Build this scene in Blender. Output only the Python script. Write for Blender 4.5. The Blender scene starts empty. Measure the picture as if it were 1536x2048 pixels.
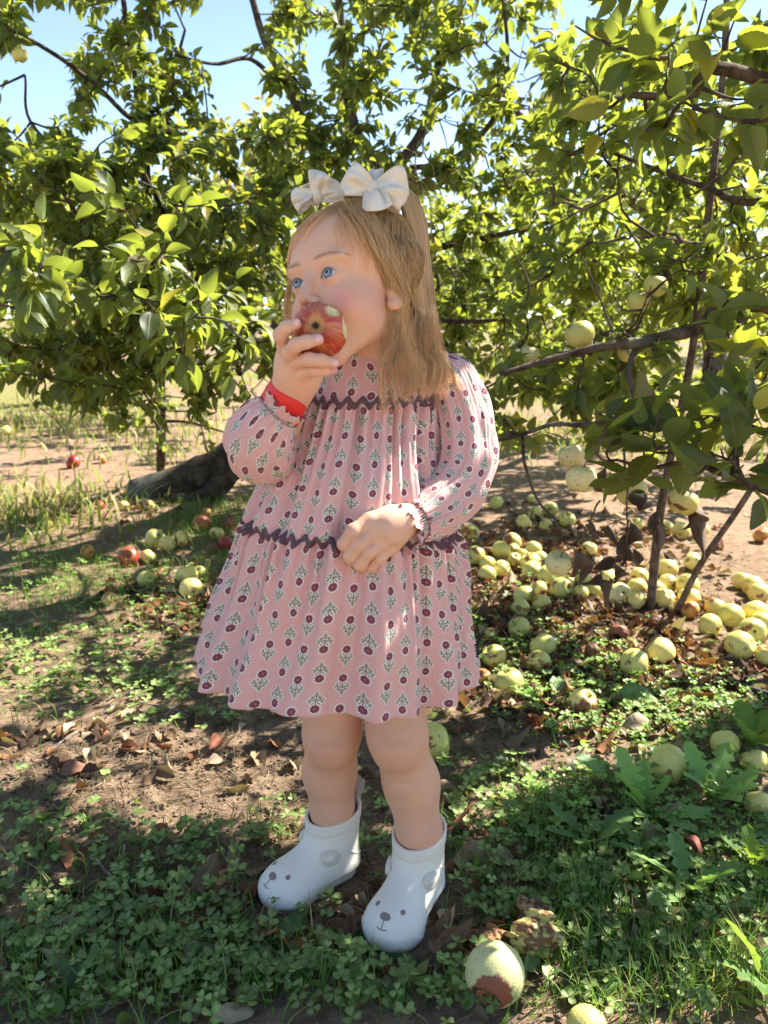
import bpy, math, random
import numpy as np
rng = np.random.default_rng(7)
random.seed(7)
R_ = math.radians
sc = bpy.context.scene
# ------------------------------------------------------------------ camera, sky, sun, exposure
PITCH = R_(13.8); CF, SF = math.cos(PITCH), math.sin(PITCH)
CAMZ = 0.81; FPX = 1600.0
cd = bpy.data.cameras.new("camera"); cam = bpy.data.objects.new("camera", cd)
sc.collection.objects.link(cam); sc.camera = cam
cam.location = (0, 0, CAMZ); cam.rotation_euler = (math.pi/2 - PITCH, 0, 0)
cd.sensor_fit = 'VERTICAL'; cd.sensor_height = 36.0; cd.lens = FPX/2048*36
cd.clip_start = 0.02; cd.clip_end = 2000
cd.dof.use_dof = True; cd.dof.focus_distance = 1.0; cd.dof.aperture_fstop = 9.0

SUN = np.array([0.60, 0.40, 0.69]); SUN /= np.linalg.norm(SUN)
w = bpy.data.worlds.new("World"); sc.world = w; w.use_nodes = True
wn = w.node_tree; wn.nodes.clear()
sky = wn.nodes.new('ShaderNodeTexSky'); sky.sky_type = 'NISHITA'; sky.sun_disc = False
sky.sun_elevation = math.asin(SUN[2]); sky.sun_rotation = math.atan2(SUN[0], SUN[1])
sky.air_density = 0.42; sky.dust_density = 0.0; sky.ozone_density = 1.2
bg = wn.nodes.new('ShaderNodeBackground'); bg.inputs[1].default_value = 0.13
wo = wn.nodes.new('ShaderNodeOutputWorld')
tn = wn.nodes.new('ShaderNodeMix'); tn.data_type = 'RGBA'; tn.blend_type = 'MULTIPLY'; tn.inputs[0].default_value = 1; tn.inputs[7].default_value = (1.08, .97, .80, 1)
wn.links.new(sky.outputs[0], tn.inputs[6]); wn.links.new(tn.outputs[2], bg.inputs[0]); wn.links.new(bg.outputs[0], wo.inputs[0])
sl = bpy.data.lights.new("sun", 'SUN'); sl.energy = 4.3; sl.angle = R_(0.5); sl.color = (1, .94, .84)
so = bpy.data.objects.new("sun", sl); sc.collection.objects.link(so)
from mathutils import Vector, Matrix
so.rotation_euler = Vector(SUN).to_track_quat('Z', 'Y').to_euler()
so.location = (3, 3, 6)
sc.view_settings.view_transform = 'Standard'; sc.view_settings.look = 'None'
sc.view_settings.exposure = 2.14; sc.view_settings.gamma = 1.0
sc.render.engine = 'CYCLES'
sc.cycles.max_bounces = 8; sc.cycles.transparent_max_bounces = 6
sc.cycles.diffuse_bounces = 4; sc.cycles.transmission_bounces = 4
sc.cycles.use_denoising = True; sc.cycles.caustics_reflective = False; sc.cycles.caustics_refractive = False
sc.cycles.sample_clamp_indirect = 6

# ------------------------------------------------------------------ picture <-> world
def at(px, py, Y):
    x = (px-768)/FPX; u = -(py-1024)/FPX
    t = Y/(CF+u*SF)
    return np.array([x*t, Y, CAMZ + t*(-SF+u*CF)])
def ground(px, py, z=0.0):
    x = (px-768)/FPX; u = -(py-1024)/FPX
    t = (z-CAMZ)/(-SF+u*CF)
    return np.array([x*t, t*(CF+u*SF), z])
def project(P):
    P = np.atleast_2d(P); d = P-np.array([0, 0, CAMZ])
    zc = d[:, 1]*CF-d[:, 2]*SF; uc = d[:, 1]*SF+d[:, 2]*CF
    zc = np.where(zc < 1e-3, 1e-3, zc)
    return 768+FPX*d[:, 0]/zc, 1024-FPX*uc/zc, zc

# ------------------------------------------------------------------ noise
def hash2(ix, iy, s=0):
    h = (ix.astype(np.int64)*374761393 + iy.astype(np.int64)*668265263 + s*974711) & 0x7fffffff
    h = (h ^ (h >> 13))*1274126177 & 0x7fffffff
    return ((h ^ (h >> 16)) & 0xffff)/65535.0
def vnoise(x, y, s=0):
    x = np.asarray(x, float); y = np.asarray(y, float)
    ix = np.floor(x); iy = np.floor(y); fx = x-ix; fy = y-iy
    fx = fx*fx*(3-2*fx); fy = fy*fy*(3-2*fy)
    a = hash2(ix, iy, s); b = hash2(ix+1, iy, s); c = hash2(ix, iy+1, s); d = hash2(ix+1, iy+1, s)
    return (a*(1-fx)+b*fx)*(1-fy)+(c*(1-fx)+d*fx)*fy*1.0
def fbm(x, y, s=0, o=4):
    v = 0; a = .5
    for k in range(o):
        v = v+a*vnoise(np.asarray(x)*2**k, np.asarray(y)*2**k, s+k); a *= .5
    return v
def gz(x, y):
    "height of the ground"
    r = np.hypot(x, y)
    return (fbm(np.asarray(x)*6, np.asarray(y)*6, 3, 4)-.47)*.03 + (fbm(np.asarray(x)*1.1, np.asarray(y)*1.1, 9, 2)-.37)*.05*np.clip((r-1.2)/2, 0, 1)

# ------------------------------------------------------------------ materials
class S:
    "a node socket with arithmetic"
    def __init__(s, nt, k): s.nt = nt; s.k = k
    def op(s, o, *a, clamp=False):
        n = s.nt.nodes.new('ShaderNodeMath'); n.operation = o; n.use_clamp = clamp
        for i, v in enumerate((s,)+a):
            if isinstance(v, S): s.nt.links.new(v.k, n.inputs[i])
            else: n.inputs[i].default_value = float(v)
        return S(s.nt, n.outputs[0])
    def __add__(s, o): return s.op('ADD', o)
    def __radd__(s, o): return s.op('ADD', o)
    def __sub__(s, o): return s.op('SUBTRACT', o)
    def __rsub__(s, o): return (s*-1)+o
    def __mul__(s, o): return s.op('MULTIPLY', o)
    def __rmul__(s, o): return s.op('MULTIPLY', o)
    def __truediv__(s, o): return s.op('DIVIDE', o)
    def abs(s): return s.op('ABSOLUTE')
    def sin(s): return s.op('SINE')
    def floor(s): return s.op('FLOOR')
    def fract(s): return s.op('FRACT')
    def min(s, o): return s.op('MINIMUM', o)
    def max(s, o): return s.op('MAXIMUM', o)
    def sqrt(s): return s.op('SQRT')
    def clamp(s): return s.op('ADD', 0, clamp=True)
    def step(s, a, b):
        "0 at a, 1 at b, smooth"
        n = s.nt.nodes.new('ShaderNodeMapRange'); n.interpolation_type = 'SMOOTHSTEP'
        s.nt.links.new(s.k, n.inputs[0]); n.inputs[1].default_value = a; n.inputs[2].default_value = b
        return S(s.nt, n.outputs[0])
class Mat:
    def __init__(m, name, rough=.6, spec=.3):
        m.m = bpy.data.materials.new(name); m.m.use_nodes = True; m.nt = m.m.node_tree
        m.b = m.nt.nodes['Principled BSDF']; m.out = m.nt.nodes['Material Output']
        m.b.inputs['Roughness'].default_value = rough; m.b.inputs['Specular IOR Level'].default_value = spec
    def node(m, t, **kw):
        n = m.nt.nodes.new(t)
        for k, v in kw.items(): setattr(n, k, v)
        return n
    def link(m, a, b): m.nt.links.new(a.k if isinstance(a, S) else a, b)
    def set(m, name, v):
        s = m.b.inputs[name]
        if isinstance(v, S) or hasattr(v, 'is_output'): m.link(v, s)
        elif isinstance(v, (tuple, list)): s.default_value = tuple(v)+(1,) if len(v) == 3 and s.type == 'RGBA' else v
        else: s.default_value = v
    def coord(m, kind='Object', scale=None):
        n = m.node('ShaderNodeTexCoord'); o = n.outputs[kind]
        if scale is not None:
            mp = m.node('ShaderNodeMapping'); mp.inputs['Scale'].default_value = scale
            m.link(o, mp.inputs[0]); o = mp.outputs[0]
        return o
    def noise(m, scale, detail=4, co=None, rough=.55, dist=0):
        n = m.node('ShaderNodeTexNoise'); n.inputs['Scale'].default_value = scale
        n.inputs['Detail'].default_value = detail; n.inputs['Roughness'].default_value = rough
        n.inputs['Distortion'].default_value = dist
        if co is not None: m.link(co, n.inputs['Vector'])
        return S(m.nt, n.outputs[0])
    def voronoi(m, scale, co=None, out=0, feature='F1'):
        n = m.node('ShaderNodeTexVoronoi', feature=feature); n.inputs['Scale'].default_value = scale
        if co is not None: m.link(co, n.inputs['Vector'])
        return S(m.nt, n.outputs[out])
    def attr(m, name, out='Color'):
        n = m.node('ShaderNodeAttribute', attribute_name=name); return S(m.nt, n.outputs[out])
    def mix(m, f, a, b, mode='MIX'):
        n = m.node('ShaderNodeMix', data_type='RGBA', blend_type=mode)
        for v, s in ((f, n.inputs[0]), (a, n.inputs[6]), (b, n.inputs[7])):
            if isinstance(v, S) or hasattr(v, 'is_output'): m.link(v, s)
            elif isinstance(v, (tuple, list)): s.default_value = tuple(v)+(1,)
            else: s.default_value = v
        return S(m.nt, n.outputs[2])
    def hsv(m, c, h=.5, s=1, v=1):
        n = m.node('ShaderNodeHueSaturation')
        for k, x in (('Hue', h), ('Saturation', s), ('Value', v)):
            if isinstance(x, S): m.link(x, n.inputs[k])
            else: n.inputs[k].default_value = x
        m.link(c, n.inputs['Color']); return S(m.nt, n.outputs[0])
    def bump(m, h, strength=.4, dist=.002):
        n = m.node('ShaderNodeBump'); n.inputs['Strength'].default_value = strength; n.inputs['Distance'].default_value = dist
        m.link(h, n.inputs['Height']); m.link(n.outputs[0], m.b.inputs['Normal']); return n.outputs[0]
    def rnd(m): n = m.node('ShaderNodeObjectInfo'); return S(m.nt, n.outputs['Random'])
    def translucent(m, col, fac):
        t = m.node('ShaderNodeBsdfTranslucent'); mx = m.node('ShaderNodeMixShader')
        if isinstance(col, S): m.link(col, t.inputs[0])
        else: t.inputs[0].default_value = tuple(col)+(1,)
        mx.inputs[0].default_value = fac
        m.link(m.b.outputs[0], mx.inputs[1]); m.link(t.outputs[0], mx.inputs[2]); m.link(mx.outputs[0], m.out.inputs[0])

# ------------------------------------------------------------------ mesh collector
class MB:
    def __init__(s): s.V = []; s.F = []; s.C = []; s.U = []; s.n = 0
    def add(s, V, F, C=None, U=None):
        V = np.asarray(V, float).reshape(-1, 3); n = len(V)
        s.V.append(V)
        C = np.ones((n, 3)) if C is None else np.broadcast_to(np.asarray(C, float), (n, 3))
        s.C.append(C); s.U.append(np.zeros((n, 2)) if U is None else np.asarray(U, float))
        for f in (F if isinstance(F, list) and len(F) and isinstance(F[0], np.ndarray) else [F]):
            f = np.asarray(f, int)
            if len(f): s.F.append(f+s.n)
        s.n += n
    def build(s, name, m, parent=None, smooth=True, thick=0):
        me = bpy.data.meshes.new(name)
        V = np.concatenate(s.V); C = np.concatenate(s.C); U = np.concatenate(s.U)
        loops = np.concatenate([f.ravel() for f in s.F]); tot = np.concatenate([np.full(len(f), f.shape[1]) for f in s.F])
        start = np.concatenate([[0], np.cumsum(tot)[:-1]])
        me.vertices.add(len(V)); me.vertices.foreach_set('co', V.ravel().astype(np.float32))
        me.loops.add(len(loops)); me.loops.foreach_set('vertex_index', loops.astype(np.int32))
        me.polygons.add(len(tot)); me.polygons.foreach_set('loop_start', start.astype(np.int32))
        me.polygons.foreach_set('loop_total', tot.astype(np.int32))
        me.polygons.foreach_set('use_smooth', np.full(len(tot), smooth))
        a = me.color_attributes.new('col', 'FLOAT_COLOR', 'POINT')
        a.data.foreach_set('color', np.concatenate([C, np.ones((len(C), 1))], 1).ravel().astype(np.float32))
        uv = me.uv_layers.new(name='uv'); uv.data.foreach_set('uv', U[loops].ravel().astype(np.float32))
        me.update(calc_edges=True); me.validate()
        me.materials.append(m.m if isinstance(m, Mat) else m)
        o = bpy.data.objects.new(name, me); sc.collection.objects.link(o)
        if parent is not None:
            o.parent = parent
            if parent.type == 'EMPTY' or parent.location.length > 0:
                o.matrix_parent_inverse = Matrix.Translation(-parent.location) if parent.rotation_euler.to_quaternion().angle < 1e-6 else parent_world(parent).inverted()
        if thick:
            md = o.modifiers.new('thick', 'SOLIDIFY'); md.thickness = thick; md.offset = 0
        return o
def parent_world(p):
    m = Matrix.Translation(p.location) @ p.rotation_euler.to_matrix().to_4x4()
    return m
def tag(o, label=None, cat=None, group=None, kind=None):
    if label: o['label'] = label
    if cat: o['category'] = cat
    if group: o['group'] = group
    if kind: o['kind'] = kind
    return o
def empty(name, loc, label, cat, group=None):
    o = bpy.data.objects.new(name, None); sc.collection.objects.link(o); o.location = loc; o.empty_display_size = .05
    return tag(o, label, cat, group)
def grid_faces(nu, nv, closed=False):
    "rows nv, columns nu; index = r*nu+c"
    cu = nu if closed else nu-1
    r, c = np.meshgrid(np.arange(nv-1), np.arange(cu), indexing='ij')
    c2 = (c+1) % nu
    return np.stack([r*nu+c, r*nu+c2, (r+1)*nu+c2, (r+1)*nu+c], -1).reshape(-1, 4)
def catmull(P, n):
    P = np.asarray(P, float); Q = np.vstack([2*P[0]-P[1], P, 2*P[-1]-P[-2]]); out = []
    m = len(P)-1
    for t in np.linspace(0, m, n):
        i = min(int(t), m-1); f = t-i; a, b, c, d = Q[i:i+4]
        out.append(.5*((2*b)+(c-a)*f+(2*a-5*b+4*c-d)*f*f+(3*b-a-3*c+d)*f**3))
    return np.array(out)
def frames(P):
    T = np.gradient(P, axis=0); T /= np.linalg.norm(T, axis=1, keepdims=True)+1e-12
    N = np.zeros_like(T); a = np.array([0, 0, 1.]) if abs(T[0, 2]) < .9 else np.array([0, 1., 0])
    n = a-T[0]*a.dot(T[0]); n /= np.linalg.norm(n)
    for i in range(len(P)):
        n = n-T[i]*n.dot(T[i]); n /= np.linalg.norm(n)+1e-12; N[i] = n
    return T, N, np.cross(T, N)
def tube(mb, P, rad, k=6, col=None, cap=True):
    P = np.asarray(P, float); T, N, B = frames(P); rad = np.broadcast_to(rad, len(P))
    a = np.linspace(0, 2*np.pi, k, endpoint=False)
    V = P[:, None]+rad[:, None, None]*(np.cos(a)[None, :, None]*N[:, None]+np.sin(a)[None, :, None]*B[:, None])
    V = V.reshape(-1, 3); F = [grid_faces(k, len(P), True)]
    L = np.concatenate([[0], np.cumsum(np.linalg.norm(np.diff(P, axis=0), axis=1))])
    U = np.stack([np.tile(a/6.283, len(P)), np.repeat(L, k)], 1)
    if cap:
        n = len(V); V = np.vstack([V, P[0], P[-1]]); U = np.vstack([U, U[0], U[-1]])
        i = np.arange(k)
        F += [np.stack([np.full(k, n), (i+1) % k, i], 1), np.stack([np.full(k, n+1), n-k+i, n-k+(i+1) % k], 1)]
    mb.add(V, F, col, U)

# ------------------------------------------------------------------ signed distance shapes
def sph(P, c, r): return np.linalg.norm(P-np.asarray(c), axis=-1)-r
def ell(P, c, r, M=None):
    q = P-np.asarray(c, float)
    if M is not None: q = q@M
    r = np.asarray(r, float); k0 = np.linalg.norm(q/r, axis=-1); k1 = np.linalg.norm(q/(r*r), axis=-1)
    return np.where(k0 < 1e-6, -r.min(), k0*(k0-1)/np.maximum(k1, 1e-9))
def cone(P, a, b, ra, rb):
    a = np.asarray(a, float); b = np.asarray(b, float); ab = b-a; L = ab.dot(ab)
    h = np.clip(((P-a)@ab)/L, 0, 1)
    return np.linalg.norm(P-a-h[..., None]*ab, axis=-1)-(ra+(rb-ra)*h)
def smin(a, b, k):
    h = np.maximum(k-np.abs(a-b), 0)/k; return np.minimum(a, b)-h*h*k*.25
def smax(a, b, k): return -smin(-a, -b, k)
def sstep(x, a, b):
    t = np.clip((x-a)/(b-a), 0, 1); return t*t*(3-2*t)
def polygonise(f, lo, hi, h, B=8):
    "surface nets on a block-sparse grid"
    lo = np.asarray(lo, float); n = (np.ceil((np.asarray(hi)-lo)/h/B).astype(int))*B
    nb = n//B
    ci = np.stack(np.meshgrid(*[np.arange(k) for k in nb], indexing='ij'), -1).reshape(-1, 3)
    cc = lo+(ci*B+(B-1)/2)*h
    fc = f(cc)
    act = np.abs(fc) < B*h*1.5
    F = np.repeat(np.repeat(np.repeat(fc.reshape(nb), B, 0), B, 1), B, 2).astype(np.float64)
    F4 = F.reshape(nb[0], B, nb[1], B, nb[2], B)
    off = np.stack(np.meshgrid(*[np.arange(B)]*3, indexing='ij'), -1).reshape(-1, 3)
    A = ci[act]
    for s in range(0, len(A), 400):
        a = A[s:s+400]; P = lo+(a[:, None]*B+off[None])*h
        v = f(P.reshape(-1, 3)).reshape(-1, B, B, B)
        F4[a[:, 0], :, a[:, 1], :, a[:, 2], :] = v
    I = F < 0
    cnt = 0; sm = None
    cell = np.zeros(tuple(n-1), bool)
    c8 = [I[i:n[0]-1+i, j:n[1]-1+j, k:n[2]-1+k] for i in (0, 1) for j in (0, 1) for k in (0, 1)]
    al = np.logical_and.reduce(c8); an = np.logical_or.reduce(c8); cell = an & ~al
    idx = np.argwhere(cell); vid = -np.ones(tuple(n-1), int); vid[tuple(idx.T)] = np.arange(len(idx))
    acc = np.zeros((len(idx), 3)); num = np.zeros(len(idx))
    cor = [(i, j, k) for i in (0, 1) for j in (0, 1) for k in (0, 1)]
    for p in cor:
        for ax in range(3):
            if p[ax]: continue
            q = list(p); q[ax] = 1
            a = F[idx[:, 0]+p[0], idx[:, 1]+p[1], idx[:, 2]+p[2]]; b = F[idx[:, 0]+q[0], idx[:, 1]+q[1], idx[:, 2]+q[2]]
            m = (a < 0) != (b < 0); t = np.where(m, a/np.where(m, a-b, 1), 0)
            pt = np.tile(np.array(p, float), (len(idx), 1)); pt[:, ax] = t
            acc[m] += pt[m]; num[m] += 1
    V = lo+(idx+acc/num[:, None])*h
    Q = []
    for ax in range(3):
        u, v = (ax+1) % 3, (ax+2) % 3
        sl0 = [slice(1, n[i]-1) for i in range(3)]; sl1 = list(sl0)
        sl0[ax] = slice(0, n[ax]-1); sl1[ax] = slice(1, n[ax])
        a = I[tuple(sl0)]; b = I[tuple(sl1)]
        e = np.argwhere(a != b); flip = a[tuple(e.T)]
        o = np.array([1, 1, 1]); o[ax] = 0; e = e+o
        def vi(du, dv):
            g = e.copy(); g[:, u] -= du; g[:, v] -= dv; return vid[tuple(g.T)]
        q = np.stack([vi(1, 1), vi(0, 1), vi(0, 0), vi(1, 0)], 1)
        q[~flip] = q[~flip][:, ::-1]
        Q.append(q)
    Q = np.concatenate(Q); Q = Q[(Q >= 0).all(1)]
    # settle the vertices on the surface
    for _ in range(2):
        e = h*.3; d0 = f(V)
        g = np.stack([f(V+np.eye(3)[i]*e)-d0 for i in range(3)], 1)/e
        gn = (g*g).sum(1)[:, None]
        V = V-np.clip(d0[:, None]*g/np.maximum(gn, .2), -h*.6, h*.6)
    return V, Q
# ================================================================== SETTING: ground
def make_ground():
    t = np.linspace(-1, 1, 420)
    xs = np.sinh(t*6.2)/np.sinh(6.2)*260; ys = np.sinh(t*6.2)/np.sinh(6.2)*260+1.6
    X, Y = np.meshgrid(xs, ys); Z = gz(X, Y)
    far = np.clip((np.hypot(X, Y)-6)/20, 0, 1); Z = Z*(1-far)-0.0*far
    mb = MB(); mb.add(np.stack([X, Y, Z], -1), grid_faces(420, 420))
    m = Mat('soil', .95, .1); co = m.coord()
    n1 = m.noise(1.6, 5, co); n2 = m.noise(26, 6, co, .65); n3 = m.noise(220, 4, co, .7); n4 = m.noise(.35, 3, co)
    st = m.noise(1, 5, m.coord('Object', (60, 320, 60)), .6, 1.5)
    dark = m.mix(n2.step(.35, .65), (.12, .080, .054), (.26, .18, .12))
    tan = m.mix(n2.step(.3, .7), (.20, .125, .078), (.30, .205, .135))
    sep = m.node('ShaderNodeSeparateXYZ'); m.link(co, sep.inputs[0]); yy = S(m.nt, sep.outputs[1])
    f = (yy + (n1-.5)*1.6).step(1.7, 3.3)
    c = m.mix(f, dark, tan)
    c = m.mix((yy + (n1-.5)*1.0).step(-.1, -.9), c, m.mix(n2.step(.3, .7), (.34, .24, .15), (.46, .34, .22)))  # ground behind the camera made paler to bounce warm light onto the child
    c = m.mix((n4.step(.45, .6))*(yy.step(5.5, 8)), c, (.20, .19, .065))
    c = m.mix(n3.step(.55, .75)*.6, c, (.36, .26, .17))
    c = m.mix(st.step(.60, .68)*.5, c, (.42, .33, .21))
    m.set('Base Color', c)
    m.bump(n3*.5+n2*1.2+st*.3, .9, .006)
    return tag(mb.build('ground', m), kind='structure')
make_ground()

# ================================================================== leaves
def leaf_template(nr=6, fold=.22, curl=.35, wave=0, wid=.62, serr=0):
    t = np.linspace(0, 1, nr); wd = wid/2*np.power(np.sin(np.pi*np.power(t, .82)), .75)*(1-.25*t); wd[0] = .012; wd[-1] = .0
    if serr: wd = wd*(1+serr*((np.arange(nr) % 2)*2-1)); wd[-1] = 0
    V = []; U = []
    for i, tt in enumerate(t):
        z0 = -curl*(tt**2)*.5; y0 = tt*(1-.12*curl*tt)
        for s in (-1, -.5, 0, .5, 1):
            x = s*wd[i]
            V.append((x, y0, z0+fold*abs(x)*(1.0)+wave*math.sin(tt*9+s*2)*abs(s)*.6)); U.append((s*.5+.5, tt))
    return np.array(V), grid_faces(5, nr), np.array(U)
LT = [leaf_template(7, .35, .35, .02), leaf_template(7, .6, .7, .03), leaf_template(7, .15, .2, .05), leaf_template(7, .8, 1.0, .02, .46)]
LT_LOW = [leaf_template(4, .4, .4, .03), leaf_template(4, .7, .8, .02), leaf_template(4, .15, .1, .05)]
LT_HI = [leaf_template(19, .3, .35, .03, .6, .035), leaf_template(19, .5, .8, .03, .56, .035), leaf_template(19, .2, -.2, .04, .6, .035)]
def rot_from(yaxis, zaxis):
    y = yaxis/np.linalg.norm(yaxis, axis=1, keepdims=True)
    x = np.cross(y, zaxis); x /= np.linalg.norm(x, axis=1, keepdims=True)+1e-9
    z = np.cross(x, y)
    return np.stack([x, y, z], 2)
def add_leaves(mb, P, D, Nn, L, C, templates):
    if not len(P): return
    M = rot_from(D, Nn); k = rng.integers(0, len(templates), len(P))
    for i, (tv, tf, tu) in enumerate(templates):
        s = k == i
        if not s.any(): continue
        n = s.sum()
        V = np.einsum('nij,vj->nvi', M[s], tv)*L[s][:, None, None]+P[s][:, None]
        F = (tf[None]+np.arange(n)[:, None, None]*len(tv)).reshape(-1, 4)
        mb.add(V.reshape(-1, 3), F, np.repeat(C[s], len(tv), 0), np.tile(tu, (n, 1)))
def leaf_material(name, gloss=.46, trans=.44, tcol=(.55, .75, .06)):
    m = Mat(name, gloss, .45)
    c = m.attr('col'); uvn = m.node('ShaderNodeUVMap'); uvn.uv_map = 'uv'
    sp = m.node('ShaderNodeSeparateXYZ'); m.link(uvn.outputs[0], sp.inputs[0])
    u = S(m.nt, sp.outputs[0]); v = S(m.nt, sp.outputs[1])
    a = (u-.5).abs()
    rib = a.step(.045, .012)
    vein = ((v*9-a*7).fract()-.5).abs().step(.09, .0)*.55
    n = m.noise(60, 3, m.coord())
    cc = m.mix(n.step(.3, .75)*.35, c, m.mix(.5, c, (.02, .04, .01)))
    cc = m.mix(rib.max(vein*.45)*.55, cc, m.mix(.55, c, (.35, .42, .14)))
    geo = m.node('ShaderNodeNewGeometry')
    back = S(m.nt, geo.outputs['Backfacing'])
    cc = m.mix(back*.55, cc, m.mix(.6, c, (.24, .31, .15)))
    spots = m.voronoi(55, m.coord()).step(.16, .08)*m.noise(9, 2, m.coord()).step(.55, .68)
    cc = m.mix(spots*.8, cc, (.09, .04, .02))
    m.set('Base Color', cc)
    m.bump((rib.max(vein))*-.6+n*.3, .5, .0012)
    tc = m.mix(1.0, m.mix(.4, c, (.36, .36, .03)), (1.95, 2.12, 1.5), 'MULTIPLY')
    m.translucent(tc, trans)
    return m
M_LEAF = leaf_material('apple_leaf')
def bark_material(name, c1, c2, sc_=30):
    m = Mat(name, .9, .15); co = m.coord('Object')
    n = m.noise(sc_, 6, co, .7); n2 = m.noise(sc_*.2, 3, co)
    c = m.mix(n.step(.35, .7), c1, c2); c = m.mix(n2.step(.55, .7)*.5, c, (.22, .22, .17))
    m.set('Base Color', c); m.bump(n, .8, .008*30/sc_); return m
M_BARK = bark_material('bark', (.045, .030, .022), (.16, .115, .085))
M_SHOOT = bark_material('shoot_bark', (.09, .06, .045), (.22, .16, .12), 40)
M_BARK2 = bark_material('trunk_bark', (.03, .022, .017), (.10, .075, .055), 22)
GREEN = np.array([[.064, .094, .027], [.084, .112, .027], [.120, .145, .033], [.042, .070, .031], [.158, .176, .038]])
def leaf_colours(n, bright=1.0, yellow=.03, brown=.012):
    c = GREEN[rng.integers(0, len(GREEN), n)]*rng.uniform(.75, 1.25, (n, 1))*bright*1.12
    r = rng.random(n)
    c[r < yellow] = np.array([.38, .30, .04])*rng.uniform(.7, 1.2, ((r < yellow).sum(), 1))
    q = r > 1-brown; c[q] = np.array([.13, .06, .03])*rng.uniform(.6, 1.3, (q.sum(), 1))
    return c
GAPS = [(70, 170, 100), (110, 60, 80), (60, 240, 60), (225, 215, 50), (190, 290, 45), (345, 30, 40), (400, 40, 60), (450, 110, 60), (455, 215, 60), (385, 265, 30), (30, 150, 60), (520, 30, 35),
        (1045, 120, 42), (1075, 165, 40), (1180, 245, 30), (1150, 280, 28), (1270, 300, 22), (260, 30, 25)]
def in_gap(P, grow=1.0):
    px, py, z = project(P); g = np.zeros(len(P), bool)
    for x, y, r in GAPS: g |= np.hypot(px-x, py-y) < r*grow*.8
    return g
WIN = [(100, 1080, .10), (200, 1140, .08), (40, 1200, .08), (280, 1090, .06), (620, 1470, .04), (30, 1530, .05), (120, 1490, .05), (200, 1500, .035), (300, 1505, .05), (420, 1515, .06), (500, 1540, .05), (250, 1565, .05), (340, 1590, .045), (450, 1585, .04), (1020, 1640, .04), (1110, 1425, .05), (1160, 1270, .06), (1300, 1270, .05), (1220, 1330, .04),
       (960, 1400, .05), (1130, 1540, .04), (900, 1450, .035), (1060, 1130, .05), (150, 1180, .07), (300, 1230, .06), (350, 1150, .05), (60, 1130, .08), (420, 1250, .04), (1320, 1180, .08), (1420, 1230, .07), (1250, 1160, .07), (1480, 1180, .08), (860, 1600, .0), (1500, 1965, .03), (1000, 1990, .03)]
WP = np.array([ground(a, b) for a, b, c in WIN]); WP[-3] = at(872, 1590, .97); WRAD = np.array([c+.048 for a, b, c in WIN])
def sunfleck(P):
    "gaps in the crowns through which the sun reaches the ground"
    q = P[:, None]-WP[None]; t = q@SUN; d = np.linalg.norm(q-t[..., None]*SUN, axis=2)
    return (d < WRAD*.9).any(1) & (P[:, 1] > 1.36)
def clear_zone(P):
    "nothing of a crown in front of the child or in front of the open ground"
    px, py, z = project(P)
    return ((P[:, 1] < 1.45) & (px < 1185) & (py > 760)) | ((P[:, 1] < 1.45) & (px < 1500) & (py > 985)) | ((P[:, 1] < 1.32) & (px < 1075)) | (z < .55) | ((P[:, 1] < 1.75) & (px < 1120) & (px > 380)&(py>0))
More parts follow.
